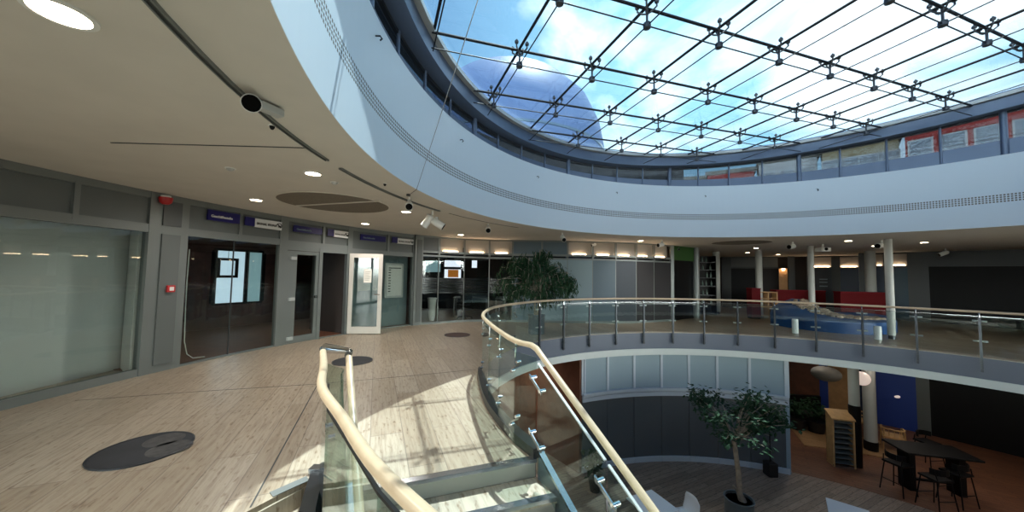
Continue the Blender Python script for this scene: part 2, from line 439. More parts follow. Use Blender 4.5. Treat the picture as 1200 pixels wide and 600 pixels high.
# ------------------------------------------------------------------ skylight
GA, GB = Vector((.94, .34, .04)) * 1.3, Vector((-.35, .91, -.04)) * 1.3
GO = Vector((-.54, 2.7, 2.67)) * 1.3 + Vector((0, 0, EYE))
def zg(p): return 5.12 + .053 * (p[0] + .7) - .027 * (p[1] - 3.51)
RG = 6.36
up_ = Vector((0, 0, 1))
sky = thing('skylight', (CX, CY, 4.4), 'round tilted glass skylight on a grid of rods over the atrium', 'skylight')
ring = MB().arc(6.34, 6.76, -180, 180, lambda p: zg(p) - .27, lambda p: zg(p) + .10, step=2).build('ring_beam', 'ring_paint', sky)
MB().arc(6.25, 6.36, -180, 180, lambda p: zg(p) - .02, lambda p: zg(p) + .05, step=2).build('ring_flange', 'frame_light', sky)
b = MB(); n = 120; vs = []
for z in (.085, .105):
    for i in range(n):
        p = pol(6.38, 360 * i / n); vs.append((p.x, p.y, zg(p) + z))
b.add(vs, [tuple(range(n)), tuple(range(n, 2 * n))] + [(i, (i + 1) % n, n + (i + 1) % n, n + i) for i in range(n)])
b.build('glass_roof', 'skylight_glass', sky)
def chord(o, d, r):
    """Ends of the line o + k d inside the circle of radius r (plan)."""
    ox, oy = o.x - CX, o.y - CY; a = d.x**2 + d.y**2; bb = 2 * (ox * d.x + oy * d.y); c = ox * ox + oy * oy - r * r; D = bb * bb - 4 * a * c
    if D <= 0: return None
    s = math.sqrt(D); return (-bb - s) / (2 * a), (-bb + s) / (2 * a)
up = Vector((0, 0, 1))
for fam, (d, e) in enumerate(((GA, GB), (GB, GA))):
    for k in range(-9, 10):
        o = GO + e * k
        c = chord(o, d, 6.30)
        if not c or c[1] - c[0] < 1.2: continue
        p0, p1 = o + d * c[0], o + d * c[1]
        MB().tube([p0 + up * (.016 if fam else -.016), p1 + up * (.016 if fam else -.016)], .021, 8).build('rod', 'rod_metal', sky)
        MB().tube([p0 - up * .25, p1 - up * .25], .0095, 6).build('tension_rod', 'rod_metal', sky)
sp = MB()
a_, b_ = GA.normalized(), GB.normalized()
for sx, sy in ((1, 1), (1, -1), (-1, 1), (-1, -1)):
    q = (a_ * sx + b_ * sy) * .085
    sp.tube([Vector((0, 0, -.09)), q * .5 + up * -.07, q + up * -.02, q + up * .085], .011, 6)
    sp.lathe(q + up * .045, [(.026, -.02), (.032, 0), (.026, .02)], 10)
sp.tube([(0, 0, -.22), (0, 0, .02)], .016, 8); sp.lathe((0, 0, -.25), [(.02, -.045), (.048, -.035), (.052, 0), (.048, .035), (.02, .045)], 12)
proto = None
for i in range(-9, 10):
    for j in range(-9, 10):
        p = GO + GA * i + GB * j
        if math.hypot(p.x - CX, p.y - CY) > 6.24: continue
        if proto is None:
            proto = sp.build('spider_fitting', 'spider_metal'); o = proto
        else:
            o = proto.copy(); COL.objects.link(o)
        o.parent = sky; o.location = p - ORG[sky.name]
# clerestory band under the ring
cl = thing('clerestory_window', (CX, CY, 4.4), 'low ring of dark framed windows below the skylight', 'window')
MB().arc(6.60, 6.78, -180, 180, 4.40, lambda p: 4.40 + .36 * (zg(p) - .27 - 4.40), step=2).build('sill', 'ring_paint', cl)
MB().arc(6.58, 6.63, -180, 180, lambda p: zg(p) - .32, lambda p: zg(p) - .27, step=2).build('head_rail', 'steel_dark', cl)
MB().arc(6.67, 6.68, -180, 180, lambda p: 4.42, lambda p: zg(p) - .27, step=2).build('pane', 'clerestory_glass', cl)
for k in range(48):
    t = 2.5 + 7.5 * k; p = pol(6.585, t)
    thick = k % 4 == 0
    MB().tube([(p.x, p.y, 4.40), (p.x, p.y, zg(p) - .25)], .055 if thick else .024, 10).build('post' if thick else 'mullion', 'ring_paint', cl)
# neighbouring houses seen through the clerestory
def house(name, t0, t1, r, z1, wm, label, cols, rows):
    h = thing(name, pol(r, (t0 + t1) / 2, ZL), label, 'building')
    a, c = pol(r, t0), pol(r, t1)
    MB().wall(a, c, 8, ZL, z1, off=-4).build('wall', wm, h)
    d = (c - a).normalized(); L = (c - a).length
    MB().wall(a - d * .2, c + d * .2, 8.5, z1, z1 + .4, off=-4).build('roof', 'roof_gravel', h)
    for i in range(cols):
        for j in range(rows):
            x = L * (i + .5) / cols; z = z1 - 1.7 - 2.9 * j
            w = MB().wall(a + d * (x - .65), a + d * (x + .65), .12, z - .8, z + .8, off=.02).build('window', 'plaster_white', h)
            MB().wall(a + d * (x - .55), a + d * (x + .55), .05, z - .7, z + .7, off=.08).build('pane', 'far_glass', w)
house('town_house', 26, 41.5, 35, 13.6, 'brick_red', 'red brick house beyond the clerestory at the far end', 6, 3)
house('town_house', 42, 49.5, 36, 13.4, 'plaster_beige', 'beige plastered house next to the wide red brick one', 4, 3)
house('town_house', 50, 57, 37, 13.3, 'plaster_white', 'white plastered house glimpsed through the clerestory', 3, 3)
house('town_house', 57.5, 64, 38, 13.0, 'brick_red', 'narrow red brick house between two white ones', 3, 3)
house('town_house', 64.5, 80, 38, 12.6, 'plaster_white', 'low pale house behind the middle of the clerestory', 6, 3)
tag(MB().arc(8.0, 8.2, 84, 196, 4.36, 5.45, step=3).build('wall_roof_added', 'frame_dark'), 'dark wall added on the roof to darken the clerestory', 'wall', kind='structure')  # dark wall added so the clerestory looks dark on this side
tw_d = ray(596, 170); tw_d.z = 0; tw_p = tw_d.normalized() * 27; tw_p.z = ZL
tw = thing('round_tower', tw_p, 'round blue grey glass tower outside, seen through the skylight', 'building')
MB().lathe(tw_p, [(7.4, 0), (7.4, 15.0), (7.1, 16.6), (6.3, 18.4), (4.8, 20.0), (2.6, 21.2), (.4, 21.7)], 48).build('wall', 'tower_glass', tw)
f = MB()
for k in range(4): f.lathe(tw_p + up_ * (6.6 + 2.6 * k), [(7.42, 0), (7.46, .02), (7.46, .16), (7.42, .18)], 48, None, False)
f.build('floor_bands', 'far_glass', tw)

# ------------------------------------------------------------------ shop fronts along the curved wall
RF = 10.85
def front(name, t0, t1, kind_mats, label, mull=(), head=2.27, glazed=True, base=.10, joint=()):
    w = thing(name, pol(RF, (t0 + t1) / 2), label, 'window', kind='structure')
    fr = MB()
    fr.arc(RF - .04, RF + .06, t0, t1, head - .06, head + .07)             # transom
    fr.arc(RF - .04, RF + .06, t0, t1, 2.75, H)                            # head
    fr.arc(RF - .03, RF + .05, t0, t1, 0, base)                            # foot
    for t in (t0, t1): fr.arc(RF - .05, RF + .07, t - .28, t + .28, 0, H)
    for t in mull: fr.arc(RF - .045, RF + .06, t - .16, t + .16, head, 2.78)
    fr.build('frame', 'frame_grey', w)
    MB().arc(RF + .0, RF + .03, t0, t1, head + .06, 2.76).build('transom_panel', kind_mats, w)
    if glazed:
        MB().arc(RF + .0, RF + .012, t0, t1, base, head - .05).build('glass', 'shop_glass', w)
    for t in joint:
        MB().arc(RF - .006, RF + .02, t - .03, t + .03, base, head - .05).build('joint', 'frame_dark', w)
    return w
front('window_1', 171.3, 192, 'panel_grey', 'shop window with white panels behind, by the red call point', mull=(176, 183), base=.11)
front('window_2', 159.3, 168.9, 'panel_grey', 'dark shop window below the first blue sign', mull=(163.9,), base=.03, joint=(164.3,))
# narrow metal pier between them
pw = thing('wall_pier', pol(RF, 170.1), 'narrow grey metal pier carrying the red call point', 'wall', kind='structure')
MB().arc(RF - .05, RF + .1, 168.9, 171.3, 0, H).build('cladding', 'frame_grey', pw)
MB().arc(RF - .075, RF - .05, 169.3, 170.7, .12, 2.2).build('panel', 'panel_grey', pw)
MB().arc(RF - .075, RF - .05, 169.3, 170.7, 2.34, 2.74).build('panel', 'panel_grey_dark', pw)
# entrance bay with a closed glazed leaf and an open leaf
d1 = thing('door_1', pol(RF, 154.5), 'entrance bay with glazed leaf, brown interior behind', 'door', kind='structure')
fr = MB()
fr.arc(RF - .05, RF + .07, 158.6, 159.3, 0, H); fr.arc(RF - .05, RF + .07, 153.95, 154.4, 0, 2.2); fr.arc(RF - .05, RF + .07, 149.95, 150.35, 0, H)
fr.arc(RF - .04, RF + .06, 149.9, 159.3, 2.11, 2.33); fr.arc(RF - .04, RF + .06, 149.9, 159.3, 2.75, H)
fr.arc(RF - .045, RF + .06, 153.75, 154.05, 2.3, 2.78); fr.arc(RF - .03, RF + .06, 150.2, 158.7, 0, .015)
fr.build('frame', 'frame_grey', d1)
MB().arc(RF, RF + .03, 149.9, 159.3, 2.32, 2.76).build('transom_panel', 'panel_grey', d1)
lf = MB()
lf.arc(RF - .03, RF + .03, 157.3, 158.55, .02, 2.1); lf.arc(RF - .03, RF + .03, 154.4, 154.8, .02, 2.1); lf.arc(RF - .03, RF + .03, 154.8, 157.3, .02, .15); lf.arc(RF - .03, RF + .03, 154.8, 157.3, 2.02, 2.1)
leaf = lf.build('leaf', 'frame_grey', d1)
MB().arc(RF - .005, RF + .005, 154.8, 157.3, .14, 2.03).build('pane', 'shop_glass', leaf)
for z in (.12, 1.0, 1.93):
    MB().arc(RF - .075, RF - .03, 157.5, 158.2, z - .035, z + .035).build('hinge', 'frame_light', leaf)
MB().arc(RF - .08, RF - .03, 154.55, 154.9, 1.0, 1.06).build('handle', 'steel', leaf)
# open white leaf standing out into the gallery
A, B = Vector((-4.30, 9.12)), Vector((-3.46, 9.22))
d2 = thing('door_2', (A.x, A.y, 0), 'open white framed glass door standing out into the gallery', 'door', kind='structure')
dd = (B - A).normalized()
lf = MB()
lf.wall(A, A + dd * .10, .05, .02, 2.13); lf.wall(B - dd * .10, B, .05, .02, 2.13); lf.wall(A + dd * .1, B - dd * .1, .05, .02, .20); lf.wall(A + dd * .1, B - dd * .1, .05, 2.02, 2.13)
lf.build('frame', 'door_white', d2)
MB().wall(A + dd * .09, B - dd * .09, .012, .18, 2.04).build('pane', 'rail_glass', d2)
n2 = Vector((dd.y, -dd.x))
hh = B - dd * .05 + n2 * .05
MB().tube([(hh.x - n2.x * .03, hh.y - n2.y * .03, 1.05), (hh.x, hh.y, 1.05), (hh.x - dd.x * .13, hh.y - dd.y * .13, 1.05)], .011, 8).build('handle', 'steel', d2)
pp = A + dd * .47 + n2 * .012
nt_ = thing('paper_notice', (pp.x, pp.y, 1.5), 'small white paper notice taped on the open glass door', 'notice')
MB().wall(pp - dd * .10, pp + dd * .10, .002, 1.36, 1.72).build('sheet', 'paper', nt_)
bq = MB()
for k in range(6): bq.wall(pp - dd * .07, pp + dd * (.07 - .02 * (k % 3)), .001, 1.65 - k * .045, 1.66 - k * .045, off=-.002)
bq.build('lettering', 'panel_grey', nt_)
w3 = front('window_3', 138.8, 149.9, 'panel_grey', 'greenish shop window with a framed notice board behind', mull=(143.6,), head=2.2, base=.03, joint=())
cp = thing('wall_corner', pol(RF, 138.1), 'slim grey corner pier at the end of the shop row', 'wall', kind='structure')
MB().arc(RF - .12, RF + .1, 137.3, 138.9, 0, H).build('cladding', 'frame_grey', cp)
MB().arc(RF - .14, RF - .12, 137.6, 138.5, .1, 2.7).build('panel', 'panel_grey', cp)

# signs on the transoms
def sign(t0, t1, z0, z1, m, label, txt, tm, size, logo=False):
    """t0 > t1: runs from one end to the other as read."""
    s_ = thing('sign_board', pol(RF - .06, (t0 + t1) / 2, z0), label, 'sign')
    MB().arc(RF - .085, RF - .055, t1, t0, z0, z1, step=.5).build('board', m, s_)
    a, c = pol(RF - .09, t0), pol(RF - .09, t1); d = (c - a).normalized(); nrm = Vector((d.y, -d.x, 0))
    L = (c - a).length
    if logo:
        text_part(txt, size, tm, s_, a + d * (.06 * L) + nrm * .003 + Vector((0, 0, (z0 + z1) / 2 - .012)), d, nrm)
        cc = a + d * (L * .885) + nrm * .004 + Vector((0, 0, (z0 + z1) / 2))
        lg = MB(); y = up; r = (z1 - z0) * .30; pts = []
        for k in range(15): pts.append(cc + d * math.cos(R(-50 + 16 * k)) * r + y * math.sin(R(-50 + 16 * k)) * r)
        lg.tube(pts, .006, 6); lg.obox(cc + d * .01 - y * .015, d * .028, nrm * .002, y * .02); lg.tube([cc - d * .03 + y * .03, cc + d * .035 - y * .04], .009, 6)
        lg.build('logo', tm, s_)
    else:
        text_part(txt, size, tm, s_, a + d * (.08 * L) + nrm * .003 + Vector((0, 0, z0 + (z1 - z0) * .42)), d, nrm)
    return s_
sign(167.2, 164.2, 2.535, 2.72, 'sign_blue', 'longest blue lettered sign, first from the red call point', 'Geschäftsstelle', 'sign_white', .062)
sign(162.65, 159.6, 2.52, 2.70, 'sign_white', 'white lettered sign above the dark shop window', 'SIGNAL IDUNA', 'ink', .062, True)
sign(158.1, 154.35, 2.535, 2.68, 'sign_blue', 'blue sign above the closed glass door leaf', 'Geschäftsstelle', 'tone_a', .06)
sign(152.65, 150.5, 2.52, 2.69, 'sign_white', 'white lettered sign above the open doorway', 'SIGNAL IDUNA', 'ink', .044, True)
sign(148.5, 144.3, 2.52, 2.68, 'sign_blue', 'blue sign above the framed notice board', 'Geschäftsstelle', 'tone_a', .06)
sign(142.15, 139.2, 2.52, 2.68, 'sign_white', 'white lettered sign nearest the corner pier', 'SIGNAL IDUNA', 'ink', .060, True)
# small blue fields left of each white sign
for t0, t1, lab in ((163.75, 162.7, 'above the dark shop window'), (153.6, 152.7, 'above the open doorway'), (143.2, 142.2, 'nearest the corner pier')):
    tag(MB().arc(RF - .10, RF - .085, t1, t0, 2.53, 2.70, step=.5).build('sign_tab', 'sign_blue'), 'short blue tab on the white sign ' + lab, 'sign')
# call point, sounder
p = pol(RF - .10, 169.9, 1.32)
cpnt = thing('fire_call_point', p, 'red fire call point with white square on the grey pier', 'alarm')
u = pol(1, 169.9) - Vector((CX, CY, 0)); tdir = Vector((-u.y, u.x, 0))
MB().obox(p, tdir * .055, u * .02, up * .055).build('housing', 'red', cpnt, .006)
MB().obox(p - u * .022, tdir * .03, u * .004, up * .03).build('plate', 'white_plastic', cpnt)
p = pol(RF - .12, 170.8, 2.72)
so = thing('alarm_sounder', p, 'red alarm sounder under the ceiling above the grey pier', 'alarm')
MB().lathe(p, [(.04, -.05), (.075, -.02), (.085, .03), (.085, .06)], 16).build('body', 'red', so)
MB().lathe(p + up * .06, [(.06, 0), (.06, .03)], 16).build('base', 'white_plastic', so)
# behind window 1: white panels and a dark plinth
fold = on_z(142, 429, .03); far = on_z(88, 441.5, .03); fd = (far - fold).normalized(); rt_ = pol(RF + .12, 171.5)
tag(MB().wall(fold, fold + fd * 2.4, .05, 0, 2.5).build('display_panel', 'white_wall'), 'white upright display panel behind the first shop window', 'panel')
tag(MB().wall(rt_, fold + (rt_ - fold).normalized() * .06, .04, 0, 2.5).build('return_panel', 'white_matte'), 'narrow white return panel beside the display panel', 'panel')
tag(MB().arc(RF + .08, RF + .42, 171.8, 192, 0, .02).build('trim_5', 'black'), 'dark strip on the floor of the shop window', 'trim', kind='structure')
# shop interior walls
tag(MB().arc(14.6, 14.8, 138, 172, 0, H).build('wall_shop', 'dark_red_wood'), 'dark red brown back wall of the shop', 'wall', kind='structure')
tag(MB().wall(pol(RF + .1, 169.25), pol(14.8, 169.25), .10, 0, H).build('wall_shop_side', 'dark_room'), 'dark side wall of the shop', 'wall', kind='structure')
tag(MB().wall(pol(RF + .2, 137.6), pol(14.8, 137.6), .15, 0, H).build('wall_shop_end', 'dark_red_wood'), 'brown end wall of the shop', 'wall', kind='structure')
tag(MB().wall(pol(RF + .1, 149.9), pol(RF + 1.4, 150.6), .06, 0, 2.6).build('wall_shop_partition', 'doorway_grey'), 'brown partition inside the doorway', 'wall', kind='structure')
tag(MB().arc(RF + .28, RF + .33, 138.9, 149.6, 0, 2.6).build('wall_shop_screen', 'tone_a'), 'greyish screen wall behind the notice board', 'wall', kind='structure')
tag(MB().arc(RF + .15, 14.5, 138.2, 170.6, .0, .012).build('floor.003', 'brown_wood'), 'brown shop floor behind the glass', 'floor', kind='structure')
# framed glowing panes at the back of the shop
RW = 14.5
def curved_win(nm, x0, x1, y0, y1, r, panes, label, fm='black'):
    w = thing(nm, on_r((x0 + x1) / 2, y1, r), label, 'window', kind='structure')
    t0, t1 = ang(on_r(x0, y0, r)), ang(on_r(x1, y0, r)); z1, z0 = on_r((x0 + x1) / 2, y0, r).z, on_r((x0 + x1) / 2, y1, r).z
    f = MB(); ws = .18
    f.arc(r - .06, r + .05, t1, t0, z0 - .05, z0); f.arc(r - .06, r + .05, t1, t0, z1, z1 + .06)
    for k, q in enumerate(panes + [1.]):
        t = t0 + (t1 - t0) * q; f.arc(r - .06, r + .05, t - ws, t + ws, z0, z1)
    f.arc(r - .06, r + .05, t0 - ws, t0 + ws, z0, z1)
    f.build('frame', fm, w)
    q0 = 0.
    for k, q in enumerate(panes + [1.]):
        MB().arc(r, r + .02, t0 + (t1 - t0) * q, t0 + (t1 - t0) * q0, z0, z1).build('pane', 'win_sky' if k == 0 else 'win_sky_dim', w); q0 = q
    return w
curved_win('window_4', 252, 309, 295, 354, RW, [.64], 'dark framed glowing panes at the back of the shop')
# square black frame hanging in the shop window
p = on_r(267, 314, RF + .05); pf = thing('picture_frame', p, 'square black frame hanging inside the dark shop window', 'frame')
u = (Vector((p.x - CX, p.y - CY, 0))).normalized(); td = Vector((-u.y, u.x, 0))
f = MB()
for s_ in (-1, 1):
    f.obox(p + td * .165 * s_, td * .025, u * .012, up * .19); f.obox(p + up * .165 * s_, td * .19, u * .012, up * .025)
f.build('border', 'black', pf)
MB().tube([p + up * .19, p + up * .9], .004, 6).build('cord', 'black', pf)
# cable looping down inside the shop window
pts = [on_r(x, y, RF + .08) for x, y in ((222, 292), (219, 330), (217, 370), (216, 400), (219, 415), (226, 419.5), (240, 418))]
tag(MB().tube(pts, .008, 6).build('cable', 'white_plastic'), 'pale cable hanging down inside the dark shop window', 'cable')
# notice board
nb = thing('notice_board', on_r(461, 330, RF + .08), 'framed white notice board behind the greenish shop window', 'board')
t0, t1 = ang(on_r(451, 330, RF + .08)), ang(on_r(472, 330, RF + .08)); z1, z0 = 1.92, .88
MB().arc(RF + .06, RF + .10, t1, t0, z0, z1).build('frame', 'frame_light', nb)
MB().arc(RF + .05, RF + .06, t1 + .3, t0 - .3, z0 + .06, z1 - .06).build('sheet', 'white_matte', nb)
f = MB()
for k in range(9): f.arc(RF + .046, RF + .05, t0 - .9, t0 - .5, z0 + .18 + k * .08, z0 + .21 + k * .08)
f.arc(RF + .046, RF + .05, t1 + .5, t0 - .5, z1 - .16, z1 - .13)
f.build('lettering', 'panel_grey_dark', nb)

# ------------------------------------------------------------------ wall of glass panels beyond the corner
W2 = [(-2.95, 10.98), (-2.42, 11.36), (-1.64, 11.86), (-.79, 12.05), (.03, 12.05), (1.05, 12.0), (1.94, 12.0), (2.83, 12.05), (3.66, 12.13), (4.45, 12.32), (5.2, 12.6), (6.02, 13.03)]
LIT = [0, 0, 1, 1, 1, 0, 0, 1, 1, 1, 1]; LIT[0] = 0
LITS = [False, False, True, True, True, False, False, True, True, True, True]
# photo: first lit bay is the second after the corner
LITS = [False, True, True, True, False, False, True, True, True, True, True]
TONE = ['g', 'g', 'g', 'g', 'tone_b', 'tone_a', 'tone_a', 'tone_b', 'tone_c', 'tone_d', 'tone_d']
NAMES = ['office glass bay next to the corner pier', 'office glass bay with the lit transom nearest the corner pier', 'office glass bay with the second lit transom', 'office glass bay partly behind the indoor tree',
         'grey bay with dark transom behind the indoor tree', 'pale grey bay just past the indoor tree', 'pale grey bay with the first lit transom past the tree', 'mid grey bay with lit transom', 'dark grey bay with lit transom', 'near black bay with lit transom', 'last narrow dark bay before the steel post']
for k, (a, c) in enumerate(zip(W2, W2[1:])):
    a, c = Vector(a), Vector(c); d = (c - a).normalized(); nn = Vector((-d.y, d.x))
    w = thing('window_%d' % (5 + k), ((a.x + c.x) / 2, (a.y + c.y) / 2, 0), NAMES[k], 'window', kind='structure')
    f = MB()
    f.wall(a, c, .09, 2.18, 2.24); f.wall(a, c, .07, 2.30, 2.37); f.wall(a, c, .09, 2.80, H); f.wall(a, c, .10, 0, .07)
    f.wall(a - d * .012, a + d * .012, .04, .05, 2.2); f.wall(a - d * .03, a + d * .03, .09, 2.2, H)
    f.build('frame', 'frame_grey', w)
    if TONE[k] == 'g':
        MB().wall(a, c, .012, .07, 2.19).build('glass', 'shop_glass', w)
        g = MB()
        for q in range(7): g.wall(a + d * .03, c - d * .03, .003, .98 + q * .075, 1.035 + q * .075, off=-.012)
        g.build('frosted_stripes', 'frost_band', w)
    else:
        MB().wall(a, c, .03, .07, 2.19).build('panel', TONE[k], w)
    if LITS[k]:
        MB().wall(a, c, .02, 2.36, 2.81, off=.16).build('niche_back', 'niche_grey', w)
        MB().wall(a + d * .2, c - d * .2, .03, 2.378, 2.402, off=.125).build('strip_lamp', 'led_warm', w)
        MB().wall(a, c, .18, 2.35, 2.375, off=.08).build('niche_floor', 'frame_light', w)
    else:
        MB().wall(a, c, .03, 2.36, 2.81).build('transom_panel', 'tone_b' if k else 'panel_grey_dark', w)
pst = thing('wall_post', (6.05, 13.05, 0), 'steel edge post at the end of the glass panel wall', 'post', kind='structure')
MB().box(6.02, 6.14, 13.0, 13.12, 0, H).build('shaft', 'frame_grey', pst)
# office behind the clear bays
tag(MB().wall((-8, 16.2), (2.5, 16.2), .2, 0, H).build('wall_office', 'dark_room_blue'), 'dark back wall of the office', 'wall', kind='structure')
tag(MB().wall((.2, 12.3), (.2, 16.2), .1, 0, H).build('wall_office_side', 'dark_room_blue'), 'dark side wall of the office', 'wall', kind='structure')
def screen(px0, px1, py0, py1, y, m, name, label, cat):
    a, c = on_y(px0, py0, y), on_y(px1, py1, y)
    s_ = thing(name, ((a.x + c.x) / 2, y, c.z), label, cat)
    MB().box(a.x, c.x, y, y + .04, c.z, a.z).build('frame', 'black', s_)
    MB().box(a.x + .04, c.x - .04, y - .01, y, c.z + .04, a.z - .04).build('pane', m, s_)
    return s_
s_ = screen(497, 517, 304, 320, 15.9, 'win_sky_dim', 'office_window', 'teal tinted office window deep behind the glass wall', 'window')
s_ = screen(520, 541, 304, 314, 15.9, 'win_white', 'office_window', 'white upper office window over the orange framed one', 'window')
s_ = screen(520, 541, 314.5, 327, 15.9, 'win_white', 'office_window', 'white framed office window with an orange centre', 'window')
a, c = on_y(525, 316, 15.85), on_y(537, 325, 15.85)
MB().box(a.x, c.x, 15.86, 15.88, c.z, a.z).build('inner_picture', 'screen_orange', s_)
screen(552, 560, 304, 315, 14.5, 'win_white', 'wall_screen', 'small white lit screen behind the middle office bay', 'screen')
# tall vase and desks in the office
p = on_z(503, 378, 0); vz = thing('floor_vase', (-2.75, 12.0, 0), 'tall pale tapering floor vase inside the office glass', 'vase')
MB().lathe((-2.75, 12.0, 0), [(.08, 0), (.11, .1), (.15, .7), (.17, .78), (.14, .79), (.13, .6)], 20).build('body', 'white_plastic', vz)
def desk(x0, x1, y0, y1, label):
    d = thing('office_desk', ((x0 + x1) / 2, (y0 + y1) / 2, 0), label, 'desk')
    MB().box(x0, x1, y0, y1, .71, .74).build('top', 'panel_grey', d)
    for x in (x0 + .04, x1 - .04):
        for y in (y0 + .04, y1 - .04): MB().box(x - .025, x + .025, y - .025, y + .025, 0, .71).build('leg', 'frame_dark', d)
    MB().box(x0 + .06, x1 - .06, y0 + .05, y0 + .07, .25, .7).build('modesty_panel', 'black', d)
desk(-2.2, -.9, 13.0, 13.7, 'dark office desk behind the second glass bay')
desk(-.6, .0, 12.8, 14.0, 'dark office desk behind the glass bay by the indoor tree')
def office_chair(x, y, a, label):
    c = thing('office_chair', (x, y, 0), label, 'chair'); q = Vector((math.cos(a), math.sin(a), 0)); n = Vector((-q.y, q.x, 0)); o = Vector((x, y, 0))
    MB().obox(o + up * .48, q * .24, n * .24, up * .04).build('seat', 'black', c, .02)
    MB().obox(o + up * .82 - q * .24, q * .03, n * .22, up * .28).build('backrest', 'black', c, .02)
    MB().tube([o + up * .1, o + up * .46], .03, 8).build('column', 'steel_dark', c)
    for k in range(5):
        e = Vector((math.cos(k * 1.257), math.sin(k * 1.257), 0)) * .28
        lg = MB().tube([o + up * .11, o + e + up * .07], .02, 6).build('leg', 'black', c); MB().ball(o + e + up * .035, .035, 8).build('caster', 'black', lg)
office_chair(-1.7, 12.6, PI / 2 + .4, 'black office chair in front of the second glass bay desk')
office_chair(-.45, 14.5, -1.5, 'black office chair behind the desk by the indoor tree')

# ------------------------------------------------------------------ far gallery: pillars, back wall, counters
tag(MB().wall((6.1, 13.1), (7.35, 13.95), .08, 2.3, H).build('wall_green', 'green_panel'), 'green panel over the dark doorway past the steel post', 'wall', kind='structure')
tag(MB().wall((6.15, 13.2), (7.35, 14.0), .05, 0, 2.3).build('wall_dark_doorway', 'black_gloss'), 'black glass doorway past the steel post', 'wall', kind='structure')
tag(MB().tube([(7.5, 14.0, 0), (7.5, 14.0, H)], .13, 16).build('column', 'frame_grey'), 'grey metal column beside the bottle shelf', 'column', kind='structure')
tag(MB().wall((7.5, 14.1), (9.0, 17.1), .1, 0, H).build('wall_recess', 'dark_room'), 'dark recess wall behind the bottle shelf', 'wall', kind='structure')
def shelf_rack():
    x0, x1, y, yb = 8.05, 9.1, 15.3, 15.65
    s_ = thing('bottle_shelf', ((x0 + x1) / 2, y, 0), 'black open shelf with small bottles beside the grey metal column', 'shelf')
    MB().box(x0, x1, yb, yb + .03, 0, 2.62).build('back_panel', 'black', s_)
    for x in (x0, x1 - .03): MB().box(x, x + .03, y, yb, 0, 2.62).build('side_panel', 'black', s_)
    zs = [.05, .45, .85, 1.25, 1.62, 1.98, 2.32]
    for z in zs: MB().box(x0, x1, y, yb, z, z + .025).build('shelf_board', 'frame_dark', s_)
    pb = None
    bt = MB().lathe((0, 0, 0), [(.035, 0), (.038, .02), (.038, .14), (.014, .19), (.014, .24)], 10)
    for i, z in enumerate(zs[1:]):
        for j in range(5):
            if (i * 3 + j) % 4 == 3: continue
            x = x0 + .14 + j * .19
            if pb is None: o = pb = bt.build('bottle', 'bottle')
            else: o = pb.copy(); COL.objects.link(o)
            o.location = (x, y + .12 + .04 * ((i + j) % 3), z + .026)
            tag(o, 'small glass bottle standing on the black open shelf', 'bottle', 'bottles on the black shelf')
shelf_rack()
def column(x, y, r, label, foot=True):
    c = thing('column', (x, y, 0), label, 'column', kind='structure')
    MB().lathe((x, y, 0), [(r, .10), (r, H - .0)], 24).build('shaft', 'column_white', c)
    MB().lathe((x, y, 0), [(r * .8, 0), (r * .8, .11)], 24).build('foot', 'steel_dark', c)
column(9.46, 15.89, .15, 'thick white column beside the bottle shelf')
column(10.57, 14.7, .125, 'white column at the end of the red counter')
column(10.73, 12.32, .092, 'slim white column standing in the blue seating island')
column(14.74, 14.12, .165, 'thick white column behind the slim column by the bollard')
column(10.84, 9.87, .088, 'slim white column nearest the gallery railing')
# back wall segments along the far curve
RB = 17.5
def back_seg(t0, t1, z0, z1, m, nm, label, r=RB, d=.1, kind='structure'):
    return tag(MB().arc(r, r + d, t1, t0, z0, z1, step=1).build(nm, m), label, 'wall', kind=kind)
def tx(px, r=RB): return ang(on_r(px, 330, r))
back_seg(76, 30, 0, H, 'dark_room', 'wall_back', 'dark back wall of the far gallery', r=RB + .35)
segs = [(846, 857, 'frame_dark'), (886, 893, 'frame_dark'), (924, 932, 'frame_dark'), (946, 953, 'frame_dark'), (975, 985, 'frame_dark'), (1007, 1027, 'frame_dark')]
for k, (x0, x1, m) in enumerate(segs):
    back_seg(tx(x0), tx(x1), 0, H, m, 'wall_pilaster', ['dark pilaster beside the thick white column', 'dark pilaster next to the tan lit panel', 'grey pilaster past the tan lit panel', 'dark pilaster before the first far lit transom', 'grey pilaster between the poster window and the navy window', 'wide grey pilaster behind the thick white column'][k])
def far_window(n, x0, x1, m, label, lit=True, r=RB):
    t0, t1 = tx(x0, r), tx(x1, r)
    w = thing('window_%d' % n, pol(r, (t0 + t1) / 2), label, 'window', kind='structure')
    f = MB(); f.arc(r - .03, r + .05, t1, t0, 2.2, 2.28, step=1); f.arc(r - .03, r + .05, t1, t0, 2.78, H, step=1); f.arc(r - .03, r + .05, t1, t0, 0, .08, step=1)
    f.build('frame', 'frame_dark', w)
    MB().arc(r, r + .03, t1, t0, .08, 2.2, step=1).build('panel', m, w)
    if lit:
        MB().arc(r + .16, r + .18, t1, t0, 2.28, 2.8, step=1).build('niche_back', 'niche_grey', w)
        MB().arc(r + .11, r + .14, t1 + .2, t0 - .2, 2.30, 2.325, step=1).build('strip_lamp', 'led_warm', w)
    else:
        MB().arc(r, r + .03, t1, t0, 2.28, 2.8, step=1).build('transom_panel', 'panel_grey_dark', w)
    return w
w = far_window(20, 857, 886, 'black_gloss', 'wide black doorway behind the red counter end', False)
far_window(21, 893, 912, 'tone_d', 'dark window between pilaster and the tan lit panel', False)
far_window(22, 953, 975, 'tone_c', 'far window with a greyish poster under a lit transom')
far_window(23, 985, 1007, 'navy', 'navy far window under a lit transom')
far_window(24, 1027, 1036, 'navy', 'narrow navy window between the two white columns', r=15.6)
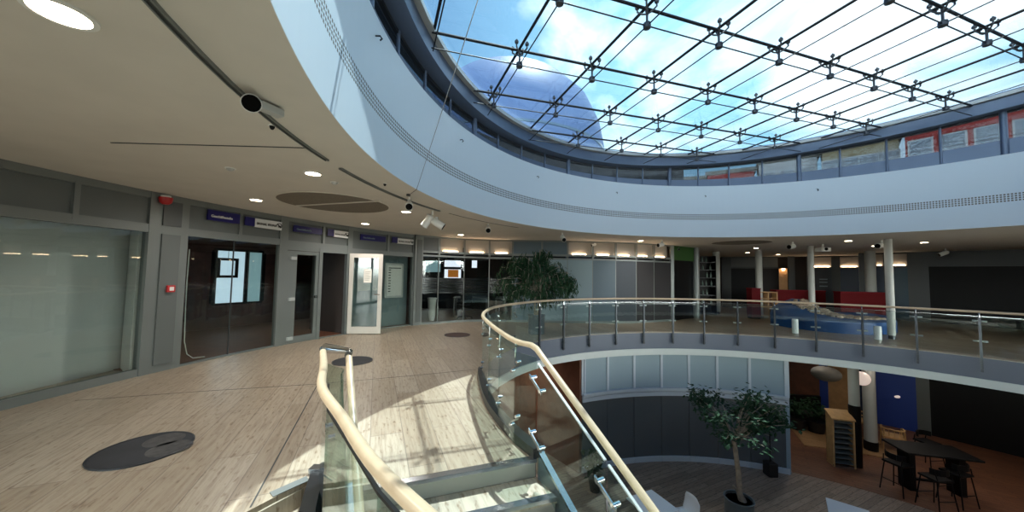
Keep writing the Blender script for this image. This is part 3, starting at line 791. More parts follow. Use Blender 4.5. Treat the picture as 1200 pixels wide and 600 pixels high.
far_window(25, 1044, 1064, 'teal_navy', 'teal window under a lit transom past the columns', r=15.6)
back_seg(tx(1007, 15.6), tx(1027, 15.6), 0, H, 'frame_dark', 'wall_pilaster', 'grey pilaster beside the narrow navy window', r=15.6)
back_seg(tx(1036, 15.6), tx(1044, 15.6), 0, H, 'frame_dark', 'wall_pilaster', 'grey pilaster between narrow navy and teal windows', r=15.6)
back_seg(tx(1064, 15.6), tx(1089, 15.6), 0, H, 'frame_dark', 'wall_pilaster', 'wide brownish grey wall strip past the teal window', r=15.6)
back_seg(tx(1089, 15.6), 20, 0, 2.25, 'black', 'wall_opening', 'black opening at the far edge of the gallery', r=15.7)
back_seg(tx(1089, 15.6), 20, 2.25, H, 'frame_dark', 'wall_bulkhead', 'dark bulkhead over the black opening', r=15.6)
pn = thing('light_panel', on_r(918, 345, 17.2), 'tan wooden panel lit by a lamp at its top', 'panel')
MB().arc(17.2, 17.26, tx(923, 17.2), tx(913, 17.2), 0, 2.2, step=1).build('board', 'tan_wood', pn)
q = on_r(918, 318, 17.1); MB().lathe((q.x, q.y, 2.1), [(.05, 0), (.07, .08)], 12).build('lamp', 'led_warm', pn)
# poster marks in window 22
q0, q1 = on_r(958, 322, 17.45), on_r(972, 342, 17.45)
po = thing('poster', ((q0.x + q1.x) / 2, (q0.y + q1.y) / 2, q1.z), 'large greyish poster in the far window under the lit transom', 'poster')
MB().arc(17.44, 17.46, ang(q1), ang(q0), q1.z, q0.z, step=1).build('sheet', 'tone_c', po)
g = MB()
for z in (.25, .45, .6): MB().arc(17.42, 17.44, ang(q1) + .2, ang(q0) - .2, q1.z + z, q1.z + z + .05, step=1).build('printed_line', 'tone_a', po)
# red low counters
def red_counter(a, c, label, h=1.25):
    k = thing('low_counter', (a[0], a[1], 0), label, 'counter')
    MB().wall(a, c, .34, .06, h - .05).build('body', 'dark_red', k); MB().wall(a, c, .40, h - .05, h).build('top', 'counter_red', k); MB().wall(a, c, .28, 0, .07).build('plinth', 'black', k)
    return k
red_counter((9.87, 14.32), (10.22, 14.3), 'short bright red counter end behind a white column')
red_counter((11.3, 14.9), (13.3, 14.75), 'dark red low counter wall behind the blue island', 1.18)
red_counter((12.65, 13.4), (14.25, 13.15), 'dark red low wall between the slim and the thick white column', 1.2)
bs = thing('book_rack', (10.7, 14.5, 0), 'orange brown rack of leaflets beside the red counter end', 'rack')
f = MB()
for x in (10.35, 10.72, 11.08): f.box(x, x + .04, 14.4, 14.7, 0, 1.1)
for z in (.1, .45, .8, 1.06): f.box(10.35, 11.12, 14.4, 14.7, z, z + .03)
f.build('frame', 'tan_wood', bs)
MB().box(10.35, 11.12, 14.68, 14.71, 0, 1.1).build('back_panel', 'brown_wood', bs)
# blue seating island with a pebbled ridge
isl = thing('seating_island', (11., 12., 0), 'blue wavy foam seating island with a pebbled strip on top', 'seating')
outl = [(9.45, 12.55), (9.5, 11.6), (9.75, 11.0), (10.3, 10.6), (11.0, 10.5), (11.8, 10.75), (12.5, 11.2), (13.1, 12.0), (13.0, 12.9), (12.2, 13.4), (11.2, 13.6), (10.2, 13.4)]
def spline(P, n, closed=True):
    out = []; k = len(P)
    for i in range(k if closed else k - 1):
        if closed: p0, p1, p2, p3 = [Vector(P[(i + j) % k]) for j in (-1, 0, 1, 2)]
        else: p0, p1, p2, p3 = [Vector(P[max(0, min(k - 1, i + j))]) for j in (-1, 0, 1, 2)]
        for s in range(n):
            t = s / n
            out.append(.5 * ((2 * p1) + (p2 - p0) * t + (2 * p0 - 5 * p1 + 4 * p2 - p3) * t * t + (3 * p1 - p0 - 3 * p2 + p3) * t**3))
    if not closed: out.append(Vector(P[-1]))
    return out
oc = spline(outl, 5); cen = Vector((11.3, 12.1)); n = len(oc)
def hill(p): return .40 + .55 * math.exp(-((p[0] - 10.5)**2 + (p[1] - 12.7)**2) / .55) + .10 * math.exp(-((p[0] - 12.4)**2 + (p[1] - 12.2)**2) / .5)
vs = []; fs = []
for k, q in enumerate((1.0, 1.0, .97, .85, .65, .45, .25, .08)):
    for p in oc:
        x = cen + (p - cen) * q; vs.append((x.x, x.y, 0 if k == 0 else (.36 if k == 1 else hill(x) - (.02 if k == 2 else 0))))
for k in range(7):
    for i in range(n): fs.append((k * n + i, k * n + (i + 1) % n, (k + 1) * n + (i + 1) % n, (k + 1) * n + i))
fs.append(tuple(7 * n + i for i in range(n)))
MB().add(vs, fs, True).build('base', 'blue_foam', isl)
rid = spline([(10.3, 12.2), (10.6, 11.7), (10.9, 11.35), (11.3, 11.1), (11.7, 11.05)], 5, False); g = MB()
for i, p in enumerate(rid):
    for k in range(9):
        x = Vector((p.x + random.uniform(-.2, .25), p.y + random.uniform(-.1, .38), 0)); g.ball((x.x, x.y, hill(x) + .02), random.uniform(.06, .12), 7, (1, 1, .6))
tag(g.build('pebble_strip', 'pebble', isl), kind='stuff')
for (px, py, h, lab) in ((1029, 398.5, .38, 'small white bollard beside the slim column nearest the railing'), (932, 391, .44, 'small white cylinder shaped after a faint reflection before the blue island')):  # the second is a solid cylinder added for a faint bluish reflection
    p = on_z(px, py, 0); q = thing('bollard', p, lab, 'bollard')
    MB().lathe(p, [(.078, 0), (.08, .02), (.08, h - .03), (.072, h)], 20).build('body', 'white_plastic', q)
    MB().lathe(p, [(.083, 0), (.083, .015)], 20).build('foot', 'frame_grey', q)

# ------------------------------------------------------------------ ceiling fittings
LAMP_W = 85.
def lamp(x, y, z, w=None):
    l = bpy.data.lights.new('downlight_lamp', 'SPOT'); l.energy = w or LAMP_W; l.spot_size = R(165); l.spot_blend = 1.; l.shadow_soft_size = .08; l.color = (1., .95, .88)
    o = bpy.data.objects.new('downlight_lamp', l); COL.objects.link(o); o.location = (x, y, z)
def downlight(px, py, label, r=.095, w=None):
    p = on_z(px, py, H)
    d = thing('ceiling_light', (p.x, p.y, H), label, 'lamp')
    MB().lathe((p.x, p.y, H - .012), [(r, .0), (r + .022, .002), (r + .022, .012), (r, .012), (r, 0)], 24, None, False).build('trim_ring', 'white_plastic', d)
    MB().lathe((p.x, p.y, H - .006), [(r - .005, -.002), (r - .005, .005)], 24).build('lamp_disc', 'lamp_disc', d)
    lamp(p.x, p.y, H - .03, w)
downlight(71, 14, 'big recessed downlight at the edge of the ceiling by the first track rail', .10)
for px, py, lab in ((367, 203, 'round downlight between the oval ceiling grille and the end of the long track rail'), (300, 234, 'downlight in front of the first blue sign'), (428, 262, 'downlight above the framed notice board'),
    (476, 248, 'downlight under the short track rail with spotlights'), (540, 275, 'downlight in front of the first lit office transom'), (751, 282, 'downlight above the dark glass panels'),
    (871, 285, 'downlight on the edge of the far round ceiling grille'), (886, 290.5, 'downlight past the far round ceiling grille'), (876, 296, 'small downlight near the thick white column'), (912, 298, 'small downlight before the tan lit panel'),
    (994, 282, 'downlight between projector and the slim nearest column'), (1025, 288, 'downlight in front of the thick far column'), (1083, 284, 'downlight nearest the edge past the slim column')):
    downlight(px, py, lab, .085, None if px < 760 else 8.)
def grille(px0, py, label, r):
    p = Vector(px0); d = thing('ceiling_grille', (p.x, p.y, H), label, 'grille')
    MB().lathe((p.x, p.y, H - .012), [(r, 0), (r, .012)], 48).build('mesh_panel', 'grille', d)
    MB().lathe((p.x, p.y, H - .016), [(r, 0), (r + .015, .004), (r + .015, .016), (r, .016), (r, 0)], 48, None, False).build('rim', 'ceiling_paint', d)
    return d, p
g1, p = grille(Vector((-1.896, 3.651, 0)) * 1.65, 0, 'large round perforated ceiling grille with a strip across it', .88)
q0, q1 = on_z(348, 241, H - .015), on_z(445, 235.5, H - .015); q0.z = q1.z = H
MB().wall(q0, q1, .05, H - .022, H).build('cross_strip', 'ceiling_paint', g1)
grille(on_z(868, 284, H), 0, 'far round perforated ceiling grille near the white columns', .85)
def track(t0, t1, label, r=7.05, w=.024):
    d = thing('track_rail', pol(r, (t0 + t1) / 2, H), label, 'rail')
    f = MB(); f.arc(r - w / 2 - .010, r - w / 2, t0, t1, H - .02, H); f.arc(r + w / 2, r + w / 2 + .010, t0, t1, H - .02, H)
    f.build('channel', 'frame_grey', d)
    MB().arc(r - w / 2, r + w / 2, t0, t1, H - .012, H).build('slot', 'frame_dark', d)
track(-130, -179.3, 'long curved track rail carrying the big spotlight')
track(178.4, 156.2, 'short curved track rail with small spotlights')
tag(MB().arc(7.03, 7.05, 153.8, 134, H - .006, H, step=1).build('ceiling_slot', 'frame_dark'), 'thin curved slot in the ceiling past the short track rail', 'slot')
q0, q1 = on_z(130, 167, H), on_z(358, 173, H)
tag(MB().wall(q0, q1, .014, H - .006, H).build('ceiling_slot', 'frame_dark'), 'thin straight slot in the ceiling across from the big spotlight', 'slot')
def spot(px, py, aim, label, size=1., n=1, z=H):
    p = on_z(px, py, z); d = thing('spotlight', (p.x, p.y, H), label, 'spotlight'); p.z = H
    MB().tube([p, p - up * .07 * size], .018 * size, 8).build('stem', 'white_plastic', d)
    for k in range(n):
        a = Vector(aim[k]).normalized(); c = p - up * (.13 * size) + a * (.04 * size) + (Vector((.10 * (k - .5), 0, -.05 * k)) * size if n > 1 else Vector())
        r = .06 * size
        hd = MB().lathe(c - a * .10 * size, [(r * .55, 0), (r * .9, .02 * size), (r, .05 * size), (r, .20 * size), (r * 1.05, .21 * size)], 20, a).build('lamp_head', 'white_plastic', d)
        MB().lathe(c + a * .112 * size, [(r * .92, -.004), (r * .92, .003)], 20, a).build('lens', 'lens_black', hd)
        MB().obox(c - a * .02 * size + up * .07 * size, Vector((.025, 0, 0)) * size, Vector((0, .025, 0)) * size, up * .02 * size).build('bracket', 'frame_light', d)
p0 = on_z(306, 121, H)
def big_spot():
    p = on_z(308, 119, H); d = thing('spotlight', p, 'large white spotlight with black lens hanging from the long track rail', 'spotlight')
    MB().obox(p + Vector((.035, .03, -.045)), Vector((.03, .075, 0)), Vector((.035, -.014, 0)), up * .028).build('ballast_box', 'frame_light', d, .008)
    c = on_z(294, 121, H - .09)
    MB().tube([p, p - up * .03, c + up * .03], .012, 8).build('stem', 'frame_light', d)
    a = (Vector((0, 0, EYE)) - c + Vector((.25, 0, 0))).normalized()
    hd = MB().lathe(c - a * .09, [(.022, -.04), (.028, 0), (.05, .012), (.056, .04), (.056, .13), (.059, .135)], 24, a).build('lamp_head', 'white_plastic', d)
    MB().lathe(c + a * .048, [(.053, -.004), (.053, .002)], 24, a).build('lens', 'lens_black', hd)
    MB().tube([c - a * .13, c - a * .15], .03, 10).build('cap', 'frame_grey', hd)
big_spot()
spot(480, 231, [(.25, -.9, -.4)], 'small white spotlight with black lens on the short track rail', .95)
spot(507, 247, [(-.5, .2, -.6), (.8, .1, -.5)], 'white twin headed spotlight at the end of the short track rail', 1.2, 2)
spot(572, 262, [(.1, -.9, -.35)], 'spotlight with black lens above the second lit office transom', 1.)
spot(659, 273, [(.2, -.9, -.5)], 'small spotlight above the indoor tree', 1.05)
spot(697, 283, [(-.9, -.2, -.3)], 'tiny dark spotlight near the first lit transom past the tree', .8)
spot(776, 281.5, [(-.9, -.3, -.2)], 'spotlight with black lens above the near black bay', 1.1)
spot(793, 288.5, [(.3, -.9, -.2)], 'tiny spotlight beside the steel edge post', .8)
spot(929, 283, [(-.9, -.3, -.15)], 'spotlight between the far grille and the projector', 1.2)
spot(1033, 281.5, [(-.9, -.25, -.1)], 'spotlight above the slim column nearest the railing', 1.25)
spot(1108, 291, [(-.7, .4, -.4)], 'spotlight at the far edge over the black opening', 1.2)
p = on_z(964, 286, H); pj = thing('projector', (p.x, p.y, H), 'white ceiling projector hanging beside the slim white column', 'projector')
MB().tube([(p.x, p.y, H), (p.x, p.y, H - .12)], .03, 8).build('mount', 'white_plastic', pj)
MB().box(p.x - .17, p.x + .17, p.y - .14, p.y + .14, H - .26, H - .12).build('body', 'white_plastic', pj, .03)
MB().lathe((p.x - .02, p.y - .14, H - .18), [(.05, 0), (.05, .03)], 16, (0, -1, 0)).build('lens', 'lens_black', pj)
for px, py, lab in ((319, 147, 'tiny black sensor on the ceiling next to the long track rail'), (270, 197, 'small smoke detector on the ceiling facing the grey pier'), (392, 213.5, 'flat smoke detector between downlight and short track rail'), (451, 215, 'tiny ceiling sensor beside the short track rail')):
    p = on_z(px, py, H); d = thing('smoke_detector', (p.x, p.y, H), lab, 'detector')
    q_ = 1. if 'smoke' in lab else .5
    MB().lathe((p.x, p.y, H - .035), [(.018 * q_, 0), (.035 * q_, .012), (.045 * q_, .035)], 16).build('body', 'frame_light' if 'smoke' in lab else 'black', d)
    MB().lathe((p.x, p.y, H - .008), [(.055 * q_, 0), (.055 * q_, .008)], 16).build('base', 'white_plastic', d)
# small hooks on the fascia
for px, py, lab in ((440, 42, 'tiny hook on the fascia nearest the ring beam'), (539, 164, 'tiny hook on the fascia below the thin cable'), (629, 207, 'tiny hook on the fascia above the indoor tree'), (722, 225.5, 'tiny hook on the fascia over the lit transoms'), (826, 229.5, 'tiny hook on the fascia over the far grille'), (958, 222, 'tiny hook on the fascia over the slim island column')):
    p = on_r(px, py, RV); d = Vector((CX - p.x, CY - p.y, 0)).normalized()
    tag(MB().tube([p, p + d * .05, p + d * .07 - up * .03, p + d * .05 - up * .05], .008, 6).build('wall_hook', 'steel_dark'), lab, 'hook')
# thin cable from the ceiling edge up to the skylight
pa = pol(6.515, ang(on_z(483, 221, H)), H - .015); pb = GO + GA * .45 + GB * -.15
dr = ray(560, 0); pb = Vector((0, 0, EYE)) + dr * 3.6 / dr.y * .62
pb = Vector((0, 0, EYE)) + ray(560, 0) * 2.55
cb = thing('steel_cable', pa, 'thin pale cable running from the ceiling edge up to the skylight', 'cable')
ext = (pb - pa) * 1.25
pq = on_z(478.5, 229, H - .02)
MB().tube([pq, pa, pa + ext], .0042, 6).build('wire', 'steel', cb)
MB().lathe((pq.x, pq.y, H - .03), [(.03, 0), (.03, .03)], 12).build('anchor', 'frame_dark', cb)

# ------------------------------------------------------------------ mats on the floor
def floor_mat_disc(c, r, m, label, wear=True):
    d = thing('floor_mat', (c[0], c[1], 0), label, 'mat')
    MB().lathe((c[0], c[1], 0), [(r, 0), (r, .009)], 56).build('pad', m, d)
    MB().lathe((c[0], c[1], 0), [(r, 0), (r + .012, .001), (r + .012, .011), (r, .011), (r, 0)], 56, None, False).build('rim', 'steel_dark', d)
    if wear:
        for k, (dx, dy, w) in enumerate(((.02, .17, .15), (.22, .02, .16))):
            MB().lathe((c[0] + dx, c[1] + dy, .009), [(w, 0), (w * .97, .0015)], 20).build('worn_patch', 'mat_wear', d)
floor_mat_disc(Vector((-2.013, 1.949)) * 1.65, .335, 'mat_rubber', 'large black round floor mat with worn patches facing the first shop window')
floor_mat_disc(Vector((-1.76, 3.896)) * 1.65, .335, 'mat_rubber', 'black round floor mat partly behind the U shaped handrail end', False)
floor_mat_disc(Vector((-.866, 5.633)) * 1.65, .335, 'mat_brown', 'brown round floor mat in front of the office glass', False)

# ------------------------------------------------------------------ gallery balustrade
bal = thing('glass_balustrade', (CX, CY, 0), 'curved glass balustrade with pale wooden handrail around the atrium opening', 'railing')
RPTS = [(-173.2, 4.83), (-176, 5.0), (-182, 5.16), (-188.4, 5.37), (-196.7, 5.72), (-205, 6.02), (-211.5, 6.2), (-218.4, 6.30), (-226, 6.41), (-232, 6.47)]
RP = [(t + 360, r) for t, r in RPTS] + [(t, 6.5) for t in range(124, -118, -4)]
rail_xy = spline([(pol(r, t).x, pol(r, t).y) for t, r in RP], 3, False)
ZR = 1.0
rail3 = [Vector((p.x, p.y, ZR)) for p in rail_xy]
UST = Vector((.49, -.872, 0)).normalized()
SL = .55
S0 = Vector((.23, 3.05, ZR))
stair_r = [S0 + UST * l - up * SL * l for l in (.12, .6, 1.2, 2.4, 4., 6.4)]
MB().tube(list(reversed(stair_r)) + [S0] + rail3[1:], .026, 12).build('handrail', 'handrail_wood', bal)
def post(p, d, name='post', zb=-.30):
    """Flat twin-bar post at p; d = inward unit vector (towards the void)."""
    t = Vector((-d.y, d.x, 0))
    f = MB()
    f.obox(p + up * ((zb + .88) / 2) + d * .02, t * .020, d * .022, up * ((.88 - zb) / 2))
    po_ = f.build(name, 'steel_dark', bal)
    MB().tube([p + d * .02 + up * .87, p + d * .02 + up * .93, p + up * (ZR - .02)], .010, 8).build('rail_bracket', 'steel', po_)
    for z in (.80, .36):
        MB().obox(p + up * z - d * .012, t * .10, d * .016, up * .017).build('glass_clamp', 'frame_light', po_)
    for z in (-.1, -.25): MB().lathe(p + d * .02 + up * z, [(.022, -.05), (.022, .035)], 10, d).build('bolt', 'steel_dark', po_)
TH = [132.4] + [124.4 - 8.0 * k for k in range(13)]
for k, t in enumerate(TH):
    p = pol(6.49 if t < 130 else 6.45, t); d = Vector((CX - p.x, CY - p.y, 0)).normalized()
    post(Vector((p.x, p.y, 0)), d)
for t0, t1 in zip(TH, TH[1:]):
    r = 6.47
    MB().arc(r - .007, r + .007, t1 + .18, t0 - .18, .06, .90, step=2).build('glass_panel', 'rail_glass', bal)
    MB().arc(r - .009, r + .009, t1 + .18, t0 - .18, .90, .908, step=2).build('panel_edge', 'steel', bal)
# near panels that follow the swept curve (base channel, no outside posts)
nearT = [(132.4, 6.45), (141.6, 6.3), (148.5, 6.19), (155, 6.02), (163.3, 5.71), (171.6, 5.37), (178.1, 5.16), (184, 5.0), (186.8, 4.83)]
npz = [Vector((pol(r, t).x, pol(r, t).y, 0)) for t, r in nearT]
for k, (a, c) in enumerate(zip(npz, npz[1:])):
    d = (c - a).normalized()
    MB().wall(a + d * .012, c - d * .012, .014, .03, .90).build('glass_panel', 'rail_glass_near', bal)
    nrm = Vector((-d.y, d.x, 0))
    if k:
        for z in (.76, .25):
            for s_ in (-1, 1): 
                cl_ = MB().lathe(a + d * .04 * s_ + up * (z + .05 * s_), [(.011, -.025), (.015, -.025), (.015, .025), (.011, .025)], 12, nrm); cl_.build('glass_clamp', 'chrome', bal)
            MB().obox(a + up * z, d * .055 + up * .03, nrm * .006, up * .008).build('clamp_bar', 'steel', bal)
        MB().tube([a + up * .84, a + up * .9, a + up * .985], .010, 8).build('rail_bracket', 'chrome', bal)
# black base channel of the swept part
kb = spline([(-.50, 6.12), (-.46, 5.6), (-.36, 4.95), (-.22, 4.3), (.03, 3.63), (.27, 3.19)], 6, False)
vs = []; fs = []; m_ = len(kb)
for i, p in enumerate(kb):
    d = (kb[min(i + 1, m_ - 1)] - kb[max(i - 1, 0)]).normalized(); nn = Vector((-d.y, d.x)); w = .055 * min(1, .35 + i / 6); h = .09 * min(1, .3 + i / 6)
    for s_, z in ((-1, .0), (1, .0), (1, h), (-1, h)): vs.append((p.x + nn.x * w * s_, p.y + nn.y * w * s_, z))
for i in range(m_ - 1):
    for k in range(4): fs.append((4 * i + k, 4 * i + (k + 1) % 4, 4 * i + 4 + (k + 1) % 4, 4 * i + 4 + k))
fs += [(3, 2, 1, 0), tuple(4 * (m_ - 1) + k for k in range(4))]
MB().add(vs, fs, True).build('base_channel', 'kerb_black', bal)
# stair-side glass on the open side
for l0, l1 in ((.03, .83), (.86, 1.66), (1.69, 2.49), (2.52, 3.6), (3.63, 4.9), (4.93, 6.3)):
    a, c = S0 + UST * l0, S0 + UST * l1
    MB().slab(a, c, .016, .0 - SL * l0 - .02, .89 - SL * l0, .0 - SL * l1 - .02, .89 - SL * l1).build('glass_panel', 'rail_glass_near', bal)
    n_ = Vector((-UST.y, UST.x, 0)); sd = (UST - up * SL).normalized()
    MB().slab(a, c, .020, .89 - SL * l0, .90 - SL * l0, .89 - SL * l1, .90 - SL * l1).build('panel_edge', 'frame_light', bal)
    for z in (.72, .25):
        q = S0 + UST * (l0 - .01) + up * (z - SL * l0 - ZR)
        for s_ in (-1, 1): MB().lathe(q + sd * .08 * s_, [(.012, -.03), (.017, -.03), (.017, .03), (.012, .03)], 12, n_).build('glass_clamp', 'chrome', bal)
        MB().obox(q - n_ * .022, sd * .11, n_ * .005, up * .014).build('clamp_bar', 'steel', bal)

# ------------------------------------------------------------------ stair flight
st = thing('staircase', (.25, 3.19, 0), 'open stair flight of stone treads going down from the gallery', 'stairs')
NL = Vector((-.94, -.34, 0)).normalized(); RI, TR, NS = .165, .30, 22; WD = 1.50
S1 = Vector((.245, 3.185, 0))
for k in range(NS):
    a = S1 + UST * TR * k; z = -RI * k; c = a + NL * WD; e = UST * (TR + .02)
    tr = MB()
    if k:
        q = [a - UST * TR, a + UST * .02, c + UST * .02, c - UST * TR]
        tr.hexa([(p.x, p.y, z - .045) for p in q] + [(p.x, p.y, z) for p in q]); tr.build('tread', 'tread_stone', st)
    q = [a - UST * .045, a + UST * .022, c + UST * .022, c - UST * .045]
    MB().hexa([(p.x, p.y, z - .028) for p in q] + [(p.x, p.y, z + .004) for p in q]).build('nosing', 'steel', st)
    q = [a - UST * .03, a - UST * .005, c - UST * .005, c - UST * .03]
    MB().hexa([(p.x, p.y, z - RI) for p in q] + [(p.x, p.y, z - .025) for p in q]).build('riser', 'riser_grey', st)
LS = TR * NS
sr = S1 + Vector((.02, .0, 0))
for nm, o_ in (('stringer', sr + Vector((.035, .012, 0))), ('stringer', S1 + NL * (WD + .03))):
    a = o_ - UST * .02; c = o_ + UST * LS
    MB().slab(a, c, .05, -.34, .03, -.34 - SL * LS, .03 - SL * LS).build(nm, 'slab_face', st)
    MB().slab(a, c, .055, .03, .055, .03 - SL * LS, .055 - SL * LS).build('stringer_cap', 'steel', st)

# ------------------------------------------------------------------ double handrail at the stair head
dh = thing('stair_handrail', (-1.3, 2.6, 0), 'pale wooden double handrail with chrome U end and glass between', 'railing')
o0, i0 = Vector((-1.455, 2.70, 1.05)), Vector((-1.20, 2.61, 1.05))
outer = [o0] + [Vector(p) for p in ((-1.17, 2.19, 1.05), (-.965, 1.80, 1.05), (-.69, 1.45, 1.05), (-.44, 1.13, 1.05), (-.22, .90, 1.05), (.02, .68, 1.05), (.30, .45, 1.05))]
U2 = Vector((.49, -.872, 0)).normalized()
inner = [i0, i0 + Vector((.03, -.09, 0))] + [i0 + Vector((.03, -.09, 0)) + U2 * l - up * SL * l for l in (.4, .8, 1.6, 3., 4.6)]
ot = [o0 + (outer[1] - o0).normalized() * .10] + outer[1:]
MB().tube(spline([tuple(p) for p in ot], 4, False), .0225, 14).build('handrail', 'handrail_wood', dh)
MB().tube([i0 + (inner[1] - i0) * .9] + inner[2:], .0225, 14).build('handrail', 'handrail_wood', dh)
uo = (o0 - outer[1]).normalized(); ui = (i0 - inner[1]).normalized()
q0, q1 = o0 - uo * .11, i0 - ui * .10
cx = (i0 - o0).normalized()
MB().tube([q0, o0 - uo * .02, o0 + cx * .02 + uo * .02, i0 - cx * .02 + ui * .02, i0 - ui * .02, q1], .023, 14).build('end_bend', 'chrome', dh)
for q, w in ((q0, uo), (q1, ui)): MB().lathe(q, [(.0245, -.02), (.0245, .02)], 14, w).build('sleeve', 'steel', dh)
# glass under the outer rail, with dark top profile
go = [p + Vector((.015, .02, 0)) for p in outer[0:1]] + [p + Vector((.02, .03, 0)) for p in outer[1:]]
for k, (a, c) in enumerate(zip(go, go[1:])):
    MB().wall(a, c, .012, -.02, .925).build('glass_panel', 'rail_glass_near', dh)
    if k > 0: MB().wall(a, c, .012, .925, .937).build('top_profile', 'black', dh)
gi = [i0 + Vector((-.03, -.03, 0))] + [i0 + Vector((-.0, -.12, 0)) + U2 * l for l in (0., .8, 1.6, 3., 4.6)]
zl = [0, 0, -.44, -.88, -1.65, -2.53]
for k in range(5):
    a, c = gi[k], gi[k + 1]
    MB().slab(a, c, .012, zl[k] - .02, zl[k] + .92, zl[k + 1] - .02, zl[k + 1] + .92).build('glass_panel', 'rail_glass_near', dh)
MB().wall(go[0] + Vector((.02, 0, 0)), gi[0], .012, .03, .93).build('end_panel', 'rail_glass_near', dh)
for px, py, z in ((385, 500, .72), (388, 513, .62)):
    p = on_z(px, py, z); n_ = Vector((.8, .6, 0))
    MB().lathe(p, [(.016, -.02), (.024, -.02), (.024, .02), (.016, .02)], 12, n_).build('glass_clamp', 'chrome', dh)
for a in (outer[1],): MB().tube([a - up * .12, a - up * .02], .009, 8).build('rail_bracket', 'chrome', dh)
# black base channel with steel cap
kb = [(-1.555, 2.90), (-1.46, 2.66), (-1.36, 2.42), (-1.22, 2.16), (-1.0, 1.78), (-.74, 1.42), (-.50, 1.10)]
f = MB()
for a, c in zip(kb, kb[1:]): f.wall(a, c, .10, -.30, .03)
f.build('base_channel', 'kerb_black', dh)
MB().box(-1.62, -1.50, 2.87, 2.95, .0, .045).build('channel_cap', 'steel', dh)
p = on_z(340, 573, .0); mp_ = tag(MB().prism([(p.x - .12, p.y - .05), (p.x + .03, p.y + .16), (p.x + .08, p.y + .10), (p.x - .06, p.y - .1)], 0, .006).build('floor_plate', 'frame_grey'), 'small flat steel plate on the step edge by the black channel', 'plate')

# ------------------------------------------------------------------ lower level: glazed drum wall
RD = 6.8
D0, D1 = 65.1, 116.3
mull = [116.3, 108.9, 101.45, 94.1, 87.1, 80.3, 73.1, 65.3]
for k, (t1, t0) in enumerate(zip(mull, mull[1:])):
    w = thing('window_%d' % (30 + k), pol(RD, (t0 + t1) / 2, ZL), 'lower storey bay with blue grey upper panel and dark glass, ' + ['end bay by the stair', 'second bay from the stair', 'third bay from the stair', 'fourth bay from the stair', 'bay beside the potted tree crown', 'bay behind the potted tree', 'end bay by the small black pot'][k], 'window', kind='structure')
    f = MB()
    f.arc(RD - .07, RD + .05, t0, t1, -1.76, -1.69, step=1.2); f.arc(RD - .10, RD + .05, t0, t1, -1.70, -1.665, step=1.2)
    f.arc(RD - .03, RD + .04, t1 - .28, t1 + .28, -1.7, -.60); f.arc(RD - .02, RD + .04, t0, t1, -.68, -.58, step=1.2)
    if k == 6: f.arc(RD - .03, RD + .04, t0 - .2, t0 + .7, -1.7, -.60)
    if k == 0: f.arc(RD - .03, RD + .04, t1 - .9, t1 - .5, -1.7, -.60)
    f.build('frame', 'alu_sill', w)
    MB().arc(RD, RD + .03, t0, t1, -1.68, -.60, step=1.2).build('upper_panel', 'drum_panel', w)
    MB().arc(RD - .05, RD + .03, t0, t1, -1.90, -1.785, step=1.2).build('transom', 'alu_sill', w)
    MB().arc(RD + .0, RD + .02, t0 + .06, t1 - .06, ZL + .13, -1.88, step=1.2).build('glass', 'drum_glass', w)
    MB().arc(RD - .05, RD + .03, t0 + .05, t1 - .05, ZL, ZL + .14, step=1.2).build('sill', 'alu_sill', w)
tag(MB().wall(pol(RD, D1), pol(RD + 3, D1 + 3), .1, ZL, -.6, off=.05).build('wall_lower_return', 'brown_wood'), 'brown return wall behind the drum end by the stair', 'wall', kind='structure')
tag(MB().wall(pol(RD, D0), pol(RD + 4.2, D0 + 3), .1, ZL, -.6, off=.05).build('wall_lower_end', 'drum_panel'), 'grey return wall behind the drum end by the cafe', 'wall', kind='structure')
tag(MB().arc(9.5, 9.7, 118, 190, ZL, -.6).build('wall_lower_brown', 'brown_wood'), 'brown wall of the lower floor beyond the stair', 'wall', kind='structure')
# cafe: floors and walls
tag(MB().arc(6.95, ROUT, 30, 64.6, ZL, ZL + .006).build('floor.004', 'cafe_planks'), 'reddish brown plank floor of the cafe', 'floor', kind='structure')
pl = [on_z(927, 503, ZL), on_z(943, 523, ZL), on_z(970, 526, ZL), on_z(1042, 538, ZL), on_z(1066, 535, ZL), on_z(1040, 520, ZL), on_z(990, 508, ZL), on_z(960, 500, ZL)]
tag(MB().prism([(p.x, p.y) for p in pl], ZL + .007, ZL + .03).build('rug', 'cafe_pale'), 'pale wooden floor field under the cafe seating', 'rug')
RC = 13.2
def cwall(x0, x1, m, nm, label, r=RC, z0=ZL, z1=-.6, kind='structure', d=.08):
    return tag(MB().arc(r, r + d, ang(on_r(x1, 470, r)), ang(on_r(x0, 470, r)), z0, z1, step=1).build(nm, m), label, 'wall', kind=kind)
cwall(915, 1400, 'dark_room', 'wall_cafe', 'dark back wall of the cafe', r=RC + .3)
cwall(926, 961, 'brown_wood', 'wall_cafe_wood', 'brown wood panelling at the back of the cafe by the planters')
cwall(961, 971, 'royal_blue', 'wall_cafe_blue', 'narrow blue strip in the cafe panelling')
cwall(971, 998, 'tan_wood', 'wall_cafe_tan', 'light brown cafe wall behind the white column')
cwall(998, 1016, 'navy', 'wall_cafe_navy', 'navy strip between the two lower columns')
cwall(1026, 1074, 'royal_blue', 'wall_cafe_royal', 'large royal blue wall of the cafe')
cwall(1074, 1090, 'panel_grey', 'wall_cafe_grey', 'grey pilaster at the end of the blue cafe wall')
cwall(1090, 1200, 'black', 'wall_cafe_black', 'black opening past the grey cafe pilaster')
q = on_r(1052, 465, RC - .02); lg = thing('wall_lamp', q, 'small pale oval light on the royal blue wall', 'lamp')
MB().ball(q, .10, 12, (1.3, .4, .5)).build('shade', 'globe', lg)
